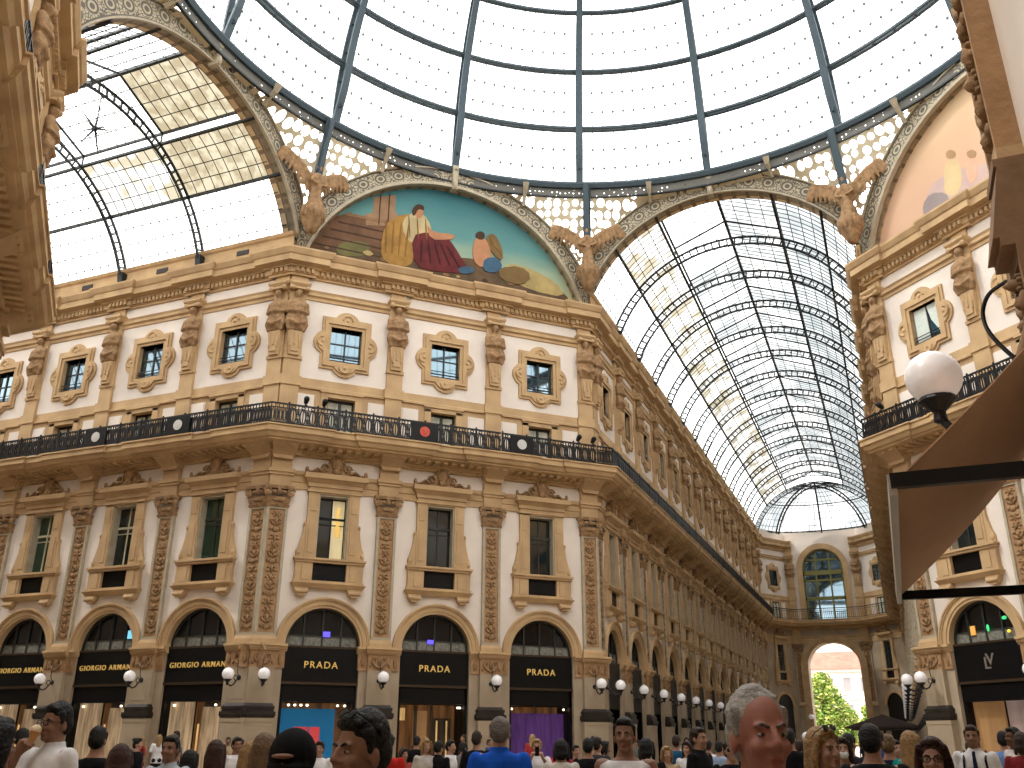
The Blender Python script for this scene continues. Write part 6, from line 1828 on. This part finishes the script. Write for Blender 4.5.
def make_glasses(z=1.632, dark=False):
    g = MB()
    for s_ in (-1, 1):
        g.tube([(s_ * .033 + .023 * math.cos(k * PI / 8), -.104, z + .018 * math.sin(k * PI / 8)) for k in range(16)], .0028, 5, 0, None, True)
        g.tube([(s_ * .056, -.102, z + .004), (s_ * .078, -.05, z + .006), (s_ * .082, .02, z)], .0025, 5)
    g.tube([(-.011, -.105, z + .004), (.011, -.105, z + .004)], .0028, 5)
    if dark:
        for s_ in (-1, 1): g.ell((s_ * .033, -.103, z), (.022, .004, .017), 10, 6)
    return g.mesh('glasses', M_BLACK)
GLASS1, SUNG = make_glasses(), make_glasses(1.632, True)
def sung_head():
    me = SUNG.copy(); me.transform(Matrix.Translation((0, -.062, 1.757)) @ Matrix.Rotation(rad(-38), 4, 'X') @ Matrix.Translation((0, .103, -1.632))); return me
SUNG_UP = sung_head()
_cl = {}
def cloth(c):
    if c not in _cl: _cl[c] = fabric('cloth_%02x%02x%02x' % c, rgb(*c))
    return _cl[c]
_bm = {}
def mstrap():
    g = MB()
    for s_ in (-1, 1): g.tube([(s_ * .1, .14, 1.12), (s_ * .125, .125, 1.36), (s_ * .115, .02, 1.475), (s_ * .115, -.12, 1.38), (s_ * .13, -.14, 1.15), (s_ * .15, .02, 1.05)], .014, 6)
    return g.mesh('backpack_straps', M_BLACK)
def mtie():
    g = MB(); g.prism([(-.016, 1.455), (.016, 1.455), (.03, 1.12), (0, 1.06), (-.03, 1.12)], -.152, -.135); g.ell((0, -.115, 1.46), (.018, .016, .018), 8, 6); return g.mesh('tie', cloth((30, 40, 66)))
def mmask():
    g = MB(); g.ell((0, -.078, 1.57), (.056, .04, .045), 14, 8); return g.mesh('face_mask', cloth((212, 218, 222)))
def mcone():
    g = MB(); g.lathe([(.006, 0), (.03, .1), (.034, .115)], (0, 0, 0), 12, 0); return g.mesh('wafer_cone', paint('wafer', 190, 140, 84, .3))
def mscoop():
    g = MB(); g.ell((0, 0, .13), (.036, .036, .034), 14, 10); return g.mesh('ice_cream_scoop', plain('ice_cream', rgb(226, 208, 176), .5))
def mbag():
    g = MB(); g.box(-.12, .12, -.05, .05, 0, .26); g.tube([(-.08, 0, .26), (-.05, 0, .38), (.05, 0, .38), (.08, 0, .26)], .01, 6); return g.mesh('handbag', cloth((200, 60, 110)))
def mphone():
    g = MB(); g.box(-.036, .036, -.005, .005, -.075, .075); return g.mesh('phone', M_BLACK)
def person(px, top, d, face, label, skin=SKIN, hk='short', hc='black', top_kind='tee', tc=(40, 40, 44), leg=(40, 42, 52), pose='stand', fine=False, extra=(), girth=1.0, tilt=0):
    """px, top: where the crown of the head shows; d: distance; face: degrees from facing the camera, + turns to the picture's right"""
    p = ground(px, top, d)
    ht = max(1.25, min(1.93, p.z))
    k = ht / {'hood': 1.778, 'quiff': 1.79, 'curly': 1.78}.get(hk, 1.762)
    az = math.atan2(p.x - CAM.x, p.y - CAM.y)
    yaw = -az + rad(face)
    M = Matrix.Translation((p.x, p.y, 0)) @ Matrix.Rotation(yaw, 4, 'Z') @ Matrix.Diagonal((k * girth, k * girth, k, 1))
    t = tagp(empty('person', M), label, 'person')
    def part(nm, me, mat=None, par=t):
        o = bpy.data.objects.new(nm, me); COL.objects.link(o); o.parent = par
        if mat: override(o, mat)
        return o
    bk = pose if pose != 'stand' else ('stand_f' if fine else 'stand')
    body = part('body', BODY[bk], skin)
    part('hair' if hk not in ('hood', 'cap') else ('headscarf' if hk == 'hood' else 'cap'), HAIRS[hk], HM[hc] if isinstance(hc, str) else cloth(hc))
    part('shirt' if top_kind != 'jacket' else 'jacket', SHIRTS[(top_kind, pose)], cloth(tc))
    part('trousers', TROU, cloth(leg)); part('shoes', SHOE, cloth((30, 28, 28)))
    if hk == 'hood': part('face_opening', SLIT, skin)
    if d < 20 and abs(face) < 130:
        for q in (0, 1):
            part('eye', EYES[q])
            if hk != 'hood': part('eyebrow', BROWS[q], HM[hc] if isinstance(hc, str) and hc != 'grey' else HM['dgrey'])
        if d < 9 and hk != 'hood': part('lips', LIPM)
    for e in extra:
        if e == 'glasses': part('glasses', GLASS1)
        if e == 'sunglasses': part('sunglasses', SUNG)
        if e == 'sunglasses_up': tagp(part('sunglasses', SUNG_UP), 'sunglasses pushed up on the hair', None)
        if e == 'straps': part('backpack_straps', mstrap())
        if e == 'tie': part('tie', mtie())
        if e == 'mask': part('face_mask', mmask())
    return t, M
NAVY, BLK, WHT, GRY = (30, 36, 60), (24, 24, 27), (222, 222, 226), (110, 110, 112)
PEOPLE = [
 # px, top, d, face, label, kw
 (755, 685, 2.72, 26, 'older man with short grey hair and ruddy face, closest to the camera', dict(skin=SKIN3, hk='receding', hc='grey', top_kind='polo', tc=(90, 96, 110), fine=True, girth=.97)),
 (363, 704, 3.3, -56, 'young dark-haired man with sunglasses pushed up, face in profile', dict(skin=SKIN2, hk='quiff', hc='black', top_kind='tee', tc=BLK, fine=True, extra=('sunglasses_up',))),
 (294, 727, 3.9, -20, 'woman in a black headscarf showing only her eyes', dict(skin=SKIN2, hk='hood', hc=BLK, top_kind='long', tc=BLK, leg=BLK, fine=True)),
 (60, 699, 7.6, -52, 'man in white polo shirt and glasses eating an ice cream cone', dict(skin=SKIN2, hk='quiff', hc='black', top_kind='polo', tc=WHT, pose='ice', extra=('glasses',))),
 (-2, 716, 5.0, 120, 'woman with long dark hair and white top at the picture edge', dict(skin=SKIN2, hk='long', hc='black', top_kind='tee', tc=WHT, fine=True)),
 (24, 728, 11, 160, 'dark-haired person behind the man with the ice cream', dict(hk='short', tc=BLK)),
 (100, 726, 8.0, 165, 'person with short black hair and black top seen from behind, beside the ice cream eater', dict(hk='short', tc=BLK)),
 (122, 744, 6.4, 175, 'short woman with round auburn hair seen from behind', dict(hk='bob', hc='red', tc=(70, 40, 40))),
 (139, 738, 22, 60, 'small distant figure in black standing against the pale stone pier', dict(hk='bun', tc=BLK, leg=BLK)),
 (172, 735, 7.6, -25, 'bearded man in pale collar looking down', dict(skin=SKIN2, hk='short', top_kind='polo', tc=(170, 180, 190))),
 (191, 750, 8.5, 150, 'short dark-haired person behind the bearded man', dict(hk='bob', hc='black', tc=BLK)),
 (217, 740, 7.8, 170, 'woman with reddish brown hair and black jacket seen from behind', dict(hk='long', hc='red', top_kind='jacket', tc=BLK)),
 (238, 737, 13, 30, 'man in white shirt beside the reddish-haired woman', dict(skin=SKIN2, tc=WHT)),
 (252, 741, 7.0, 150, 'woman with loose blond hair and beige top', dict(hk='long', hc='blond', tc=(150, 120, 90))),
 (266, 733, 5.6, 170, 'woman with sandy long hair beside the headscarf', dict(hk='long', hc='sand', tc=(120, 100, 80))),
 (320, 741, 13, -10, 'woman in white top between headscarf and young man', dict(hk='bun', hc='brown', tc=WHT)),
 (388, 733, 9.5, 160, 'woman with dark hair and red top seen from behind', dict(hk='bun', hc='black', tc=(176, 40, 34))),
 (404, 748, 14, 40, 'short woman with brown bob beside the red top', dict(hk='bob', hc='brown', tc=(150, 70, 60))),
 (417, 736, 22, 170, 'distant dark figure at the doorway of the amber-lit shop', dict(tc=BLK)),
 (427, 739, 17, 10, 'fair woman in black and white top near the amber-lit shop', dict(hk='long', hc='blond', tc=(190, 186, 180))),
 (439, 741, 17, 150, 'person in dark jacket next to the fair woman', dict(top_kind='jacket', tc=BLK)),
 (451, 740, 18, 70, 'man in white shirt walking past the amber-lit shop', dict(tc=WHT)),
 (463, 742, 20, 160, 'person in grey top near the man in blue', dict(tc=GRY)),
 (477, 731, 12.5, 165, 'man in dark top just beside the bright blue shirt', dict(hk='short', hc='brown', tc=BLK)),
 (500, 717, 8.6, 178, 'grey-haired man in bright blue shirt seen from behind', dict(hk='short', hc='dgrey', top_kind='polo', tc=(28, 84, 190), girth=1.12)),
 (537, 739, 16, 0, 'woman in white holding up a phone before the purple display', dict(hk='bun', hc='blond', tc=WHT, pose='phone')),
 (561, 739, 9.6, 175, 'person with black hair and white top seen from behind, before the purple display', dict(hk='bob', hc='black', tc=(200, 196, 190))),
 (576, 745, 15, 30, 'person in red top beside the stone corner', dict(tc=(150, 44, 56))),
 (588, 738, 11, 170, 'man in black t-shirt seen from behind at the stone corner', dict(tc=BLK)),
 (597, 737, 16, 150, 'dark-haired person beyond the black t-shirt', dict(tc=(60, 60, 66))),
 (605, 741, 14, 100, 'dark-haired person turned towards the white vest', dict(hk='bob', tc=BLK)),
 (624, 717, 7.3, -8, 'young man in white sleeveless vest facing the camera', dict(skin=SKIN2, hk='short', hc='black', top_kind='tank', tc=WHT, fine=True)),
 (646, 738, 9.5, 170, 'dark-haired woman seen from behind next to the white vest', dict(hk='bob', hc='black', tc=BLK)),
 (666, 746, 12, 20, 'short fair-haired woman in beige', dict(hk='bob', hc='blond', tc=(170, 150, 120))),
 (676, 735, 15, 165, 'man in teal blue top beneath the row of globe lamps', dict(hc='brown', tc=(36, 84, 120))),
 (687, 741, 13, -30, 'woman in white beside the teal blue top', dict(hk='long', hc='brown', tc=WHT)),
 (698, 727, 9.4, 60, 'tall man in dark jacket behind the grey-haired man', dict(hc='brown', top_kind='jacket', tc=BLK)),
 (708, 740, 20, 170, 'distant person in white by the dark jacket', dict(tc=WHT)),
 (719, 741, 18, 160, 'distant person in pale blue by the dark jacket', dict(tc=(150, 170, 200))),
 (730, 739, 9.0, 5, 'woman in black with sunglasses, at the grey-haired man\'s shoulder', dict(hk='bun', hc='brown', tc=BLK, extra=('sunglasses',))),
 (789, 729, 11.5, 170, 'person in black with dark hair, just past the grey-haired man', dict(hk='short', hc='black', tc=BLK)),
 (799, 740, 16, 160, 'person in lilac top near the white cap', dict(hc='brown', tc=(150, 130, 180))),
 (807, 732, 13, 20, 'woman in white cap below the tree', dict(hk='cap', hc=WHT, tc=(214, 200, 214))),
 (821, 727, 6.0, 48, 'woman with long blond hair and sunglasses on her head', dict(hk='long', hc='blond', tc=(120, 104, 84), fine=True, extra=('sunglasses_up',))),
 (841, 737, 9.0, 5, 'woman wearing a pale face mask', dict(hk='long', hc='brown', tc=(120, 96, 84), extra=('mask',))),
 (848, 733, 10.5, 150, 'man in dark top behind the face mask', dict(tc=(40, 40, 48))),
 (869, 724, 7.8, 172, 'broad man in black with black hair, seen from behind', dict(hk='short', hc='black', top_kind='long', tc=BLK, fine=True, girth=1.08)),
 (887, 734, 9.5, 165, 'sandy-haired man in navy seen from behind', dict(hc='sand', tc=NAVY)),
 (895, 740, 12, 20, 'person in dark blue beyond the sandy-haired man', dict(tc=(40, 50, 90))),
 (909, 731, 9.0, 150, 'woman with blond hair and teal top', dict(hk='long', hc='blond', tc=(24, 130, 124))),
 (930, 737, 6.1, -4, 'woman with short brown hair and glasses facing the camera', dict(skin=SKIN, hk='bob', hc='red', tc=(70, 54, 50), fine=True, extra=('glasses',))),
 (970, 725, 10.2, -6, 'man in white shirt and dark tie with backpack straps', dict(skin=SKIN2, hk='short', hc='brown', top_kind='polo', tc=WHT, extra=('straps', 'tie'))),
 (1002, 731, 13, 165, 'man in light blue shirt in front of the tan display', dict(tc=(100, 134, 190))),
 (1011, 727, 12, -60, 'man in white top in front of the tan display', dict(skin=SKIN4, tc=(214, 206, 204))),
 (1020, 732, 11, 170, 'person with dark hair and dark red top at the picture edge', dict(hk='bob', hc='brown', tc=(120, 40, 44))),
]
def crowd():
    for px, top, d, face, lab, kw in PEOPLE:
        if 5.2 < d < 16 and not kw.get('fine') and 'blue shirt seen' not in lab and kw.get('pose') != 'ice': d *= 1.24
        t, M = person(px, top, d, face, lab, **kw)
        if kw.get('pose') == 'ice':
            Mi = M @ Matrix.Translation((-.008, -.175, 1.462)) @ Matrix.Rotation(rad(-16), 4, 'X') 
            place([('wafer_cone', mcone(), [('scoop', mscoop())])], 'ice_cream_cone', 'ice cream cone with pale scoop held at the mouth of the man in white', 'ice cream', Mi)
        if kw.get('pose') == 'phone':
            single(mphone(), 'phone', 'dark phone held up by the woman in white', 'phone', M @ Matrix.Translation((0, -.39, 1.56)))
    # the far crowd in the long arcade and by the shops
    rnd = random.Random(11)
    tops = [((222, 222, 226), 'white'), ((30, 32, 40), 'black'), ((60, 84, 130), 'blue'), ((150, 50, 50), 'red'), ((170, 150, 120), 'beige'), ((90, 96, 90), 'grey green')]
    far = []
    for i in range(16): far.append((rnd.uniform(-5, 4.5), H + 6 + i * 3.2 + rnd.uniform(-1, 1)))
    for i in range(10): far.append((-13.5 + i * 1.35 + rnd.uniform(-.4, .4), 4.5 + i * 1.2 + rnd.uniform(-1.5, .5)))
    for i in range(6): far.append((-15 + rnd.uniform(-4, 1), -1 + i * 1.0))
    for i in range(5): far.append((5.0 + i * 1.3, 11.5 - i * .5))
    for i, (x, y) in enumerate(far):
        d = math.hypot(x - CAM.x, y - CAM.y)
        az = math.atan2(x - CAM.x, y - CAM.y)
        ht = rnd.uniform(1.6, 1.84)
        c, cn = tops[i % len(tops)]
        hk, hc = rnd.choice([('short', 'black'), ('short', 'brown'), ('bob', 'brown'), ('long', 'black'), ('long', 'blond'), ('short', 'dgrey')])
        v = Vector((x, y, ht)) - CAM
        k = v.dot(FW); px, py = 512 + FPX * v.dot(RX) / k, 384 - FPX * v.dot(UX) / k
        where = 'far down the arcade to the tree' if i < 16 else 'before the wall with the blue mural' if i < 26 else 'before the side arcade' if i < 32 else 'before the wall with the pale mural'
        t, M = person(px, py, d, rnd.choice([0, 170, 60, -60, 180]), 'distant person in %s top %s' % (cn, where), skin=SKIN2, hk=hk, hc=hc, tc=c)
        t['group'] = 'distant people in %s %s' % (cn, where)
crowd()
end_wall()
outside()
# ------------------------------------------------------------------ light, camera
wd = bpy.data.worlds.new('World'); SCN.world = wd; wd.use_nodes = True
bg = wd.node_tree.nodes['Background']; bg.inputs['Color'].default_value = (1, .975, .935, 1); bg.inputs['Strength'].default_value = 4.0
wd.cycles.sampling_method = 'MANUAL'; wd.cycles.sample_map_resolution = 64
sl = bpy.data.lights.new('Sun', 'SUN'); sl.energy = 2.5; sl.angle = rad(3); sl.color = (1, .96, .9)
so = bpy.data.objects.new('Sun', sl); COL.objects.link(so); so.rotation_euler = (rad(38), 0, rad(-60))
cam = bpy.data.cameras.new('Camera'); cam.sensor_width = 36; cam.lens = FPX / 1024 * 36; cam.clip_end = 600; cam.clip_start = .05
co = bpy.data.objects.new('Camera', cam); COL.objects.link(co)
R = Matrix((RX, UX, -FW)).transposed().to_4x4()
co.matrix_world = Matrix.Translation(CAM) @ R
SCN.camera = co
SCN.cycles.max_bounces = 8; SCN.cycles.diffuse_bounces = 4; SCN.cycles.glossy_bounces = 3; SCN.cycles.transmission_bounces = 4; SCN.cycles.transparent_max_bounces = 16
SCN.cycles.sample_clamp_indirect = 6
SCN.view_settings.view_transform = 'Standard'; SCN.view_settings.look = 'None'; SCN.view_settings.gamma = 1; SCN.view_settings.use_curve_mapping = False
SCN.view_settings.exposure = 0.12
